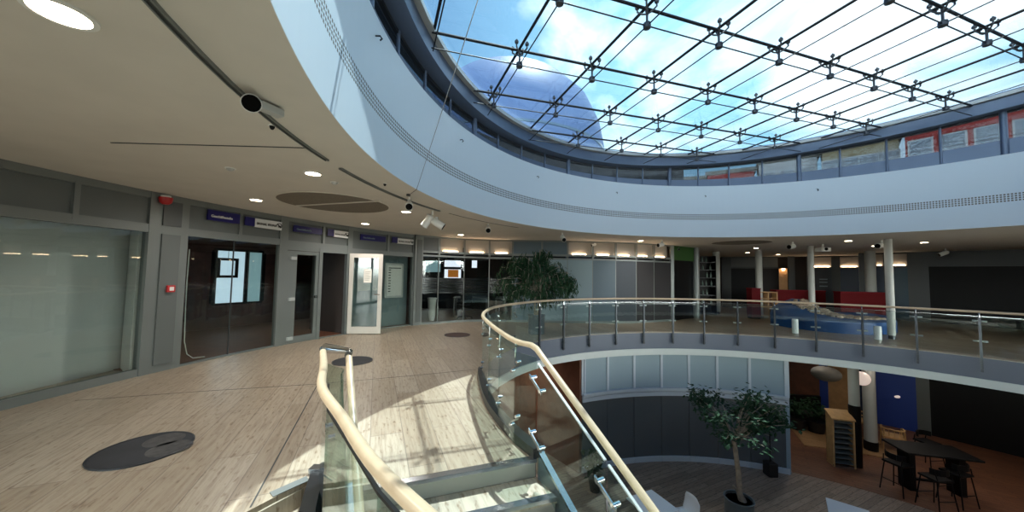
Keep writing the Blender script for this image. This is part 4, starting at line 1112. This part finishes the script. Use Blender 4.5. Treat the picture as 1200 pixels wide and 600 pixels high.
def lcol(x, y, r, label, dark=None):
    c = thing('column', (x, y, ZL), label, 'column', kind='structure')
    MB().lathe((x, y, ZL), [(r, dark or 0), (r, -.6 - ZL)], 24).build('shaft', 'column_white', c)
    if dark: MB().lathe((x, y, ZL), [(r + .015, 0), (r + .015, dark), (r, dark + .01)], 24).build('lower_cladding', 'black', c)
p = on_z(1008.5, 549, ZL); lcol(p.x, p.y + .12, .125, 'lower white column with black lower half beside the slatted rack', 1.75)
p = on_z(1021, 528, ZL); lcol(p.x, p.y, .16, 'second lower column against the blue cafe wall', .3)
# slatted magazine rack
def rack():
    a, c = on_z(977, 547, ZL), on_z(1003.5, 550.5, ZL); d = (c - a).normalized(); n_ = Vector((-d.y, d.x, 0)); L = (c - a).length; h = 1.36
    k = thing('slatted_rack', (a + c) / 2, 'pale wooden slatted magazine rack beside the black clad column', 'rack')
    for x in (0, L - .04): MB().hexa([tuple(a + d * (x + q) + n_ * w) for q, w in ((0, 0), (.04, 0), (.04, .32), (0, .32))] + [tuple(a + d * (x + q) + n_ * w + up * (h + e)) for q, w, e in ((0, 0, 0), (.04, 0, 0), (.04, .32, .16), (0, .32, .16))]).build('side_panel', 'pale_wood', k)
    m_ = lambda e: [tuple(a + d * q + n_ * w + up * (h + g + e)) for q, w, g in ((-.02, -.02, -.01), (L + .02, -.02, -.01), (L + .02, .34, .165), (-.02, .34, .165))]
    MB().hexa(m_(0) + m_(.035)).build('top_panel', 'pale_wood', k)
    MB().wall(a + n_ * .30, c + n_ * .30, .02, ZL + .05, ZL + h).build('back_panel', 'black', k)
    for i in range(9):
        z = ZL + .10 + i * .145
        MB().hexa([tuple(a + d * q + n_ * w + up * (z - ZL + g)) for q, w, g in ((.04, .02, 0), (L - .04, .02, 0), (L - .04, .27, .05), (.04, .27, .05))] + [tuple(a + d * q + n_ * w + up * (z - ZL + g + .02)) for q, w, g in ((.04, .02, 0), (L - .04, .02, 0), (L - .04, .27, .05), (.04, .27, .05))]).build('slat_shelf', 'frame_grey', k)
    MB().wall(a + n_ * .02, c + n_ * .02, .03, ZL, ZL + .06).build('foot_rail', 'steel', k)
rack()
# bench back and planters behind
a, c = on_z(936, 508, ZL), on_z(995, 512, ZL)
bk = thing('bench', (a + c) / 2, 'dark upholstered bench back behind the slatted rack', 'bench')
d = (c - a).normalized(); n_ = Vector((-d.y, d.x, 0))
MB().wall(a, c, .12, ZL, ZL + .95, off=1.3).build('backrest', 'black', bk); MB().wall(a, c, .5, ZL + .1, ZL + .45, off=1.0).build('seat', 'dark_room', bk, .02)

def leaf_mesh(b, p, d, L, W, droop=.2):
    """One folded pointed leaf."""
    d = d.normalized(); s_ = d.cross(up)
    s_ = s_.normalized() if s_.length > .05 else Vector((1, 0, 0))
    n_ = s_.cross(d); q = p + d * L * .5 - n_ * (L * droop * .3); e = p + d * L - up * (L * droop)
    b.add([p, q + s_ * W - n_ * W * .2, e, q - s_ * W - n_ * W * .2, q + n_ * W * .15], [(0, 1, 4), (1, 2, 4), (2, 3, 4), (3, 0, 4)])
def bushy(name, p, label, r, h, lm='leaf_dark', pot='pot_black', n=170, pr=.28, ph=.42):
    t = thing(name, p, label, 'plant'); rnd = random.Random(int(p.x * 97 + p.y * 31))
    MB().lathe(p, [(pr * .75, 0), (pr, ph - .03), (pr * 1.05, ph), (pr * .9, ph)], 20).build('pot', pot, t)
    MB().lathe(p + up * (ph - .03), [(pr * .9, 0), (pr * .88, .012)], 20).build('soil', 'soil', t)
    s_ = MB(); b = MB()
    for k in range(9):
        e = p + Vector((rnd.uniform(-1, 1) * r * .7, rnd.uniform(-1, 1) * r * .7, ph + h * rnd.uniform(.5, 1)))
        b0 = p + up * (ph - .02); s_.tube([b0, (b0 + e) / 2 + up * .1, e], [.012, .009, .004], 5)
        for i in range(n // 9):
            q = b0.lerp(e, rnd.uniform(.35, 1)) + Vector((rnd.gauss(0, .09), rnd.gauss(0, .09), rnd.gauss(0, .07)))
            leaf_mesh(b, q, Vector((rnd.uniform(-1, 1), rnd.uniform(-1, 1), rnd.uniform(-.3, .7))), rnd.uniform(.16, .26), rnd.uniform(.035, .06), .3)
    s_.build('stems', 'leaf_dark', t); b.build('foliage', lm, t)
bushy('potted_plant', on_z(934, 503, ZL), 'bushy dark plant in a wide pot nearest the drum wall end', .42, .75)
bushy('potted_plant', on_z(957, 507, ZL), 'bushy dark plant between the first planter and the slatted rack', .38, .7)
# round table, chairs
p = on_z(1013, 521, ZL); p += Vector((-.45, .35, 0)); rt = thing('side_table', p, 'round pale wooden cafe table against the blue wall', 'table')
MB().lathe(p, [(.30, .70), (.32, .715), (.32, .74), (.30, .745)], 32).build('top', 'pale_wood', rt); MB().lathe(p, [(.03, .03), (.03, .70)], 12).build('stem', 'white_plastic', rt); MB().lathe(p, [(.22, 0), (.22, .015), (.04, .04)], 24).build('base', 'white_plastic', rt)
def wood_chair(p, a, label):
    c = thing('armchair', p, label, 'chair'); q = Vector((math.cos(a), math.sin(a), 0)); n_ = Vector((-q.y, q.x, 0))
    MB().obox(p + up * .43, q * .26, n_ * .26, up * .03).build('seat', 'pale_wood', c, .015)
    for sx in (-1, 1):
        for sy in (-1, 1): MB().tube([p + q * .24 * sx + n_ * .25 * sy, p + q * .21 * sx + n_ * .23 * sy + up * .66], [.014, .02], 8).build('leg', 'pale_wood', c)
    pts = [p + q * .24 * math.cos(t) * 1.05 + n_ * .27 * math.sin(t) + up * .68 for t in [R(60 + 30 * k) for k in range(9)]]
    MB().tube(pts, .024, 8).build('arm_rail', 'pale_wood', c)
    for k in range(7):
        t = R(100 + k * 26.6); e = p + q * .25 * math.cos(t) + n_ * .265 * math.sin(t); MB().tube([e + up * .45, e + up * .67], .008, 6).build('spindle', 'pale_wood', c)
wood_chair(on_z(1047, 527, ZL), .9, 'pale wooden spindle armchair between the round table and the black bar table')
wood_chair(on_z(1014, 508, ZL), 2.2, 'pale wooden armchair half hidden behind the black clad column')
# black bar table with stools
p0 = on_z(1092, 575, ZL)
bt = thing('bar_table', p0, 'tall black bar table with thick central legs', 'table')
MB().obox(p0 + up * 1.03, Vector((.75, -.18, 0)), Vector((.09, .40, 0)), up * .025).build('top', 'black', bt, .01)
for s_ in (-1, 1): MB().obox(p0 + Vector((.5 * s_, -.12 * s_, .5)), Vector((.07, -.01, 0)), Vector((.02, .16, 0)), up * .5).build('leg', 'black', bt)
MB().obox(p0 + up * .25, Vector((.48, -.115, 0)), Vector((.01, .03, 0)), up * .025).build('stretcher', 'black', bt)
def stool(p, a, label):
    c = thing('bar_stool', p, label, 'stool'); q = Vector((math.cos(a), math.sin(a), 0)); n_ = Vector((-q.y, q.x, 0))
    MB().obox(p + up * .74, q * .2, n_ * .21, up * .025).build('seat', 'black', c, .015)
    pts = [p + q * -.20 * math.cos(t) + n_ * .22 * math.sin(t) + up * .92 for t in [R(-75 + 25 * k) for k in range(7)]]
    b = MB()
    for x, y in zip(pts, pts[1:]): b.wall(x, y, .018, p.z + .86, p.z + 1.0)
    b.build('backrest', 'black', c)
    for sx in (-1, 1):
        for sy in (-1, 1): MB().tube([p + q * .24 * sx + n_ * .24 * sy, p + q * .16 * sx + n_ * .17 * sy + up * .73], .013, 8).build('leg', 'black', c)
    for sx in (-1, 1): MB().tube([p + q * .21 * sx + n_ * .21 + up * .3, p + q * .21 * sx - n_ * .21 + up * .3], .010, 8).build('footrest', 'black', c)
    for s_ in (-1, 1): MB().tube([p - q * .18 + n_ * .18 * s_ + up * .74, p - q * .15 + n_ * .19 * s_ + up * .9], .011, 8).build('back_support', 'black', c)
stool(on_z(1053, 577, ZL), .2, 'black bar stool with low back on the open side of the bar table')
stool(on_z(1098, 597, ZL), 1.6, 'black bar stool with low back in front of the bar table')
stool(on_z(1122, 590, ZL), 1.7, 'black bar stool at the outer end of the bar table')
stool(on_z(1088, 548, ZL), -1.5, 'black bar stool behind the bar table')
# pendant lamps
def pendant(px, py, r, y, m, label, sq):
    p = on_y(px, py, y); d = thing('pendant_lamp', p, label, 'lamp')
    MB().ball(p, r, 20, sq).build('shade', m, d)
    MB().tube([p + up * r * sq[2], (p.x, p.y, -.6)], .006, 6).build('cord', 'black', d)
pendant(1009.5, 443.5, .21, 10.9, 'globe', 'pale pinkish globe pendant beside the lower white column', (1, 1, 1))
pendant(968, 438, .42, 12.2, 'shade_grey', 'wide grey pendant shade over the cafe planters', (1, 1, .6))
# tables and chairs at the foot of the stair
def cafe_table(c, ax, lx, ly, label, m='table_white'):
    t = thing('cafe_table', (c.x, c.y, ZL), label, 'table'); a = Vector((math.cos(ax), math.sin(ax), 0)); b = Vector((-a.y, a.x, 0)); o = Vector((c.x, c.y, ZL))
    MB().obox(o + up * .735, a * lx, b * ly, up * .015).build('top', m, t, .006)
    MB().tube([o + up * .02, o + up * .72], .035, 12).build('stem', 'steel_dark', t)
    MB().obox(o + up * .012, a * .25, b * .25, up * .012).build('base', 'steel_dark', t)
def shell_chair(p, a, label):
    c = thing('shell_chair', p, label, 'chair'); q = Vector((math.cos(a), math.sin(a), 0)); n_ = Vector((-q.y, q.x, 0)); b = MB(); vs = []; fs = []
    prof = [(.22, .44), (.2, .455), (.0, .44), (-.14, .45), (-.2, .50), (-.235, .62), (-.25, .76), (-.24, .83)]
    for i, (x, z) in enumerate(prof):
        w = .22 if i < 5 else (.225, .215, .17)[i - 5]
        for k in range(7):
            s_ = -1 + k / 3; vs.append(p + q * (x + .05 * s_ * s_ * (i > 3)) + n_ * w * s_ + up * (z + .03 * s_ * s_ * (i < 5)))
    for i in range(7):
        for k in range(6): fs.append((i * 7 + k, i * 7 + k + 1, i * 7 + k + 8, i * 7 + k + 7))
    o = b.add(vs, fs, True).build('shell', 'chair_white', c); md = o.modifiers.new('thick', 'SOLIDIFY'); md.thickness = .012
    for sx in (-1, 1):
        for sy in (-1, 1): MB().tube([p + q * .24 * sx + n_ * .22 * sy, p + q * .12 * sx + n_ * .12 * sy + up * .44], .011, 8).build('leg', 'steel_dark', c)
tc_ = on_z(764, 590, ZL + .75)
cafe_table(Vector((tc_.x, tc_.y, 0)), .42, .36, .36, 'square pale cafe table seen past the stair handrail')
shell_chair(Vector((tc_.x + .72, tc_.y + .1, ZL)), PI + .2, 'white shell chair on the far side of the pale square table')
shell_chair(Vector((tc_.x + .42, tc_.y - .72, ZL)), PI - 1.2, 'white shell chair at the near corner of the pale square table')
shell_chair(Vector((tc_.x - .72, tc_.y - .12, ZL)), .1, 'white shell chair seen through the stair glass')
tc2 = on_z(995, 600, ZL + .75)
cafe_table(Vector((tc2.x, tc2.y, 0)), .9, .33, .33, 'square pale cafe table standing alone near the slatted rack')
# indoor tree on the lower floor
def canopy_tree():
    p = on_z(866, 584.5, ZL + .52); rnd = random.Random(5); p.z = ZL
    t = thing('potted_tree', p, 'tall potted tree with spreading crown in front of the lower glass wall', 'tree')
    MB().lathe(p, [(.27, 0), (.285, .05), (.285, .50), (.30, .52), (.30, .54), (.27, .54), (.265, .49)], 36).build('pot', 'pot_steel', t)
    MB().lathe(p + up * .46, [(.265, 0), (.26, .03)], 24).build('soil', 'soil', t)
    base = p + Vector((.02, 0, .47)); top = on_y(860, 515, p.y)
    mid = base.lerp(top, .45) + Vector((.03, 0, 0))
    MB().tube([base + Vector((.05, -.02, 0)), base + up * .15, mid, top], [.085, .06, .055, .045], 10).build('trunk', 'bark', t)
    MB().tube([base.lerp(top, .14), base.lerp(top, .24) + Vector((-.12, 0, .02))], [.035, .03], 8).build('cut_stub', 'bark', t)
    br = MB(); lf = MB(); ends = []
    cc = on_y(856, 486, p.y); w, hgt = 1.12, .60
    for k in range(30):
        th = rnd.uniform(0, 2 * PI); q = math.sqrt(rnd.uniform(.08, 1)); zz = rnd.uniform(-.55, 1)
        e = cc + Vector((math.cos(th) * w * q, math.sin(th) * w * q, hgt * zz * math.sqrt(max(.05, 1 - q * q * .7))))
        m_ = top.lerp(e, .5) + up * .12
        br.tube([top - up * .05, m_, e], [.026, .014, .005], 6); ends.append((m_, e))
    for k in range(1700):
        m_, e = rnd.choice(ends); q = m_.lerp(e, rnd.uniform(.2, 1.1)) + Vector((rnd.gauss(0, .10), rnd.gauss(0, .10), rnd.gauss(0, .07)))
        leaf_mesh(lf, q, Vector((rnd.uniform(-1, 1), rnd.uniform(-1, 1), rnd.uniform(-.6, .5))), rnd.uniform(.09, .14), rnd.uniform(.028, .042), .25)
    br.build('branches', 'bark', t); lf.build('foliage', 'leaf_dark', t)
canopy_tree()
# thin climbing plant in a black pot by the drum end
p = on_z(903, 557, ZL); tp = thing('potted_plant', p, 'thin bare climbing plant on a stake in a small black pot', 'plant'); rnd = random.Random(3)
MB().box(p.x - .13, p.x + .13, p.y - .13, p.y + .13, ZL, ZL + .36).build('pot', 'pot_black', tp, .02)
MB().box(p.x - .11, p.x + .11, p.y - .11, p.y + .11, ZL + .345, ZL + .365).build('soil', 'soil', tp)
MB().tube([p + up * .3, p + up * 1.75], .014, 8).build('stake', 'black', tp)
s_ = MB(); b = MB()
for k in range(9):
    q = p + up * (.55 + .13 * k); e = q + Vector((rnd.uniform(-.22, .22), rnd.uniform(-.15, .1), rnd.uniform(.02, .12))); s_.tube([q, e], [.008, .004], 5)
    for i in range(4): leaf_mesh(b, q.lerp(e, rnd.uniform(.6, 1.1)), Vector((rnd.uniform(-1, 1), rnd.uniform(-1, 1), rnd.uniform(-.4, .5))), rnd.uniform(.07, .12), .025)
s_.build('stems', 'bark', tp); b.build('foliage', 'leaf_dark', tp)
p = on_z(697, 575, ZL); p.z = ZL
bushy('potted_plant', p, 'small dark potted plant at the foot of the lower glass by the stair', .25, .8, n=90, pr=.16, ph=.3)
# big indoor tree on the gallery
def weeping_tree():
    p = Vector((.72, 9.75, 0)); rnd = random.Random(11)
    t = thing('potted_tree', p, 'dense weeping indoor tree in a steel pot in front of the office glass', 'tree')
    MB().lathe(p, [(.22, 0), (.23, .03), (.23, .50), (.245, .52), (.245, .54), (.21, .54), (.205, .49)], 32).build('pot', 'pot_steel', t)
    MB().lathe(p + up * .46, [(.205, 0), (.2, .03)], 24).build('soil', 'soil', t)
    tops = []
    for k in range(3):
        e = p + Vector((rnd.uniform(-.15, .15), rnd.uniform(-.12, .12), 1.5 + .15 * k)); MB().tube([p + Vector((.05 * (k - 1), .03, .47)), p.lerp(e, .5) + Vector((.05 * (k - 1), 0, .1)), e], [.028, .024, .018], 8).build('stem', 'bark', t); tops.append(e)
    br = MB(); lf = MB()
    c0 = on_y(622, 335, p.y)
    for k in range(135):
        a = rnd.uniform(0, 2 * PI); q = math.sqrt(rnd.uniform(.03, 1)); hgt = rnd.uniform(-.75, 1)
        w = math.sqrt(max(.12, 1 - hgt * hgt * .8))
        e = Vector((c0.x - .02 + math.cos(a) * 1.02 * q * w, p.y + math.sin(a) * .62 * q * w, 1.52 + .66 * hgt))
        if k < 14: e = Vector((c0.x + rnd.uniform(.8, 1.3), p.y + rnd.uniform(-.3, .2), rnd.uniform(1.25, 1.75)))
        if k in (14, 15, 16, 17, 18): e = Vector((c0.x + rnd.uniform(.1, .5), p.y - .2, rnd.uniform(2.2, 2.36)))
        s0 = rnd.choice(tops) - up * rnd.uniform(0, .6); m_ = s0.lerp(e, .55) + up * rnd.uniform(.08, .2); tip = e + Vector((math.cos(a) * .08, math.sin(a) * .08, -.24))
        br.tube([s0, m_, e, tip], [.011, .008, .005, .003], 5)
        for i in range(40):
            u_ = rnd.uniform(.25, 1); q0 = m_.lerp(e, min(1, u_ * 1.4)) if u_ < .7 else e.lerp(tip, (u_ - .7) / .3)
            q0 = q0 + Vector((rnd.gauss(0, .06), rnd.gauss(0, .06), rnd.gauss(0, .05)))
            leaf_mesh(lf, q0, Vector((rnd.uniform(-.8, .8), rnd.uniform(-.8, .8), rnd.uniform(-1.3, .1))), rnd.uniform(.10, .18), rnd.uniform(.014, .022), .35)
    br.build('branches', 'bark', t); lf.build('foliage', 'leaf_dark', t)
weeping_tree()

# ------------------------------------------------------------------ light
# unseen lamps added in the lower ceiling to brighten the lower level
for k, (r, t) in enumerate(((8.3, 60), (9.6, 48), (10.5, 57), (11.5, 45), (8.6, 40), (8.6, 125), (8.0, 150), (8.0, 172), (8., -30), (8., -5), (8., 20), (8., -60))):
    p = pol(r, t, -.60)
    d = thing('ceiling_light', p, 'added unseen downlight in the lower ceiling ' + ['by the slatted rack', 'over the bar table', 'over the planters', 'by the blue wall', 'by the outer bar stool', 'behind the stair glass', 'under the stair head', 'under the shop gallery', 'under the garden side, first', 'under the garden side, second', 'beside the cafe entrance', 'under the garden side, last'][k], 'lamp')
    MB().lathe((p.x, p.y, -.612), [(.09, 0), (.11, .002), (.11, .012), (.09, .012), (.09, 0)], 20, None, False).build('trim_ring', 'white_plastic', d)
    MB().lathe((p.x, p.y, -.606), [(.085, -.002), (.085, .005)], 20).build('lamp_disc', 'lamp_disc', d); lamp(p.x, p.y, -.63, 15. if k < 5 else 110.)
SUN = Vector((.78, 1.9, 5.0)).normalized()
sd = bpy.data.lights.new('sun', 'SUN'); sd.energy = 7.; sd.angle = R(.6); sd.color = (1., .95, .86)
so_ = bpy.data.objects.new('sun', sd); COL.objects.link(so_); so_.rotation_euler = (-SUN).to_track_quat('-Z', 'Y').to_euler(); so_.location = (0, 0, 20)
w = bpy.data.worlds.new('world'); SC.world = w; w.use_nodes = True
nt = w.node_tree; N = nt.nodes; L = nt.links; bg = N['Background']
tc = N.new('ShaderNodeTexCoord'); nz = N.new('ShaderNodeTexNoise'); nz.inputs['Scale'].default_value = 2.6; nz.inputs['Detail'].default_value = 6; nz.inputs['Roughness'].default_value = .55; nz.inputs['Distortion'].default_value = .4
mp = N.new('ShaderNodeMapping'); mp.inputs['Scale'].default_value = (1, 1, 1.6); mp.inputs['Location'].default_value = (3.1, .4, .7)
L.new(tc.outputs['Generated'], mp.inputs['Vector']); L.new(mp.outputs[0], nz.inputs['Vector'])
dt = N.new('ShaderNodeVectorMath'); dt.operation = 'DOT_PRODUCT'; dt.inputs[1].default_value = ray(900, 20).normalized()
nm = N.new('ShaderNodeVectorMath'); nm.operation = 'NORMALIZE'; L.new(tc.outputs['Generated'], nm.inputs[0]); L.new(nm.outputs[0], dt.inputs[0])
def mth(op, a, c=None, cl=False):
    n = N.new('ShaderNodeMath'); n.operation = op; n.use_clamp = cl
    for i, v in enumerate((a, c)):
        if v is None: continue
        if isinstance(v, (int, float)): n.inputs[i].default_value = v
        else: L.new(v, n.inputs[i])
    return n.outputs[0]
glow = mth('POWER', mth('MAXIMUM', dt.outputs['Value'], 0.), 5.)
cloud = mth('MULTIPLY', mth('ADD', mth('SUBTRACT', nz.outputs['Fac'], .60), mth('MULTIPLY', glow, .20)), 6., True)
mx = N.new('ShaderNodeMix'); mx.data_type = 'RGBA'
blue = N.new('ShaderNodeMix'); blue.data_type = 'RGBA'
blue.inputs['A'].default_value = (.085, .155, .29, 1); blue.inputs['B'].default_value = (.38, .66, .84, 1)
L.new(mth('MULTIPLY', glow, 1.15, True), blue.inputs['Factor'])
white = N.new('ShaderNodeMix'); white.data_type = 'RGBA'
white.inputs['A'].default_value = (.20, .30, .46, 1); white.inputs['B'].default_value = (1.25, 1.27, 1.3, 1)
L.new(mth('MULTIPLY', glow, 1.3, True), white.inputs['Factor'])
L.new(cloud, mx.inputs['Factor']); L.new(blue.outputs['Result'], mx.inputs['A']); L.new(white.outputs['Result'], mx.inputs['B'])
sx = N.new('ShaderNodeSeparateXYZ'); L.new(nm.outputs[0], sx.inputs[0])
gm = N.new('ShaderNodeMix'); gm.data_type = 'RGBA'; gm.inputs['B'].default_value = (2.2, 2.05, 1.8, 1)
L.new(mth('MULTIPLY', mth('SUBTRACT', .02, sx.outputs['Z']), 25., True), gm.inputs['Factor']); L.new(mx.outputs['Result'], gm.inputs['A'])
# unseen bright sky bank added behind the viewer to light the interior
bk = N.new('ShaderNodeMix'); bk.data_type = 'RGBA'; bk.inputs['B'].default_value = (12., 11.7, 11.2, 1)
L.new(mth('MULTIPLY', mth('MULTIPLY', mth('SUBTRACT', -.05, sx.outputs['Y']), 3., True), mth('MULTIPLY', mth('SUBTRACT', .30, sx.outputs['Z']), 5., True)), bk.inputs['Factor'])
L.new(mx.outputs['Result'], bk.inputs['A']); L.new(bk.outputs['Result'], gm.inputs['A'])
L.new(gm.outputs['Result'], bg.inputs['Color']); bg.inputs['Strength'].default_value = 1.5

# ------------------------------------------------------------------ camera and view
cd = bpy.data.cameras.new('camera'); cd.sensor_fit = 'HORIZONTAL'; cd.sensor_width = 36; cd.lens = FPX / 1200 * 36; cd.clip_start = .03; cd.clip_end = 300
co = bpy.data.objects.new('camera', cd); COL.objects.link(co)
Mx = Matrix((AR, -AD, -AF)).transposed().to_4x4(); Mx.translation = (0, 0, EYE); co.matrix_world = Mx
SC.camera = co
SC.view_settings.view_transform = 'Standard'; SC.view_settings.look = 'None'; SC.view_settings.gamma = 1; SC.view_settings.use_curve_mapping = False
SC.view_settings.exposure = .6
SC.cycles.use_denoising = True
SC.cycles.max_bounces = 12; SC.cycles.diffuse_bounces = 5; SC.cycles.glossy_bounces = 4; SC.cycles.transparent_max_bounces = 24
SC.cycles.sample_clamp_indirect = 6
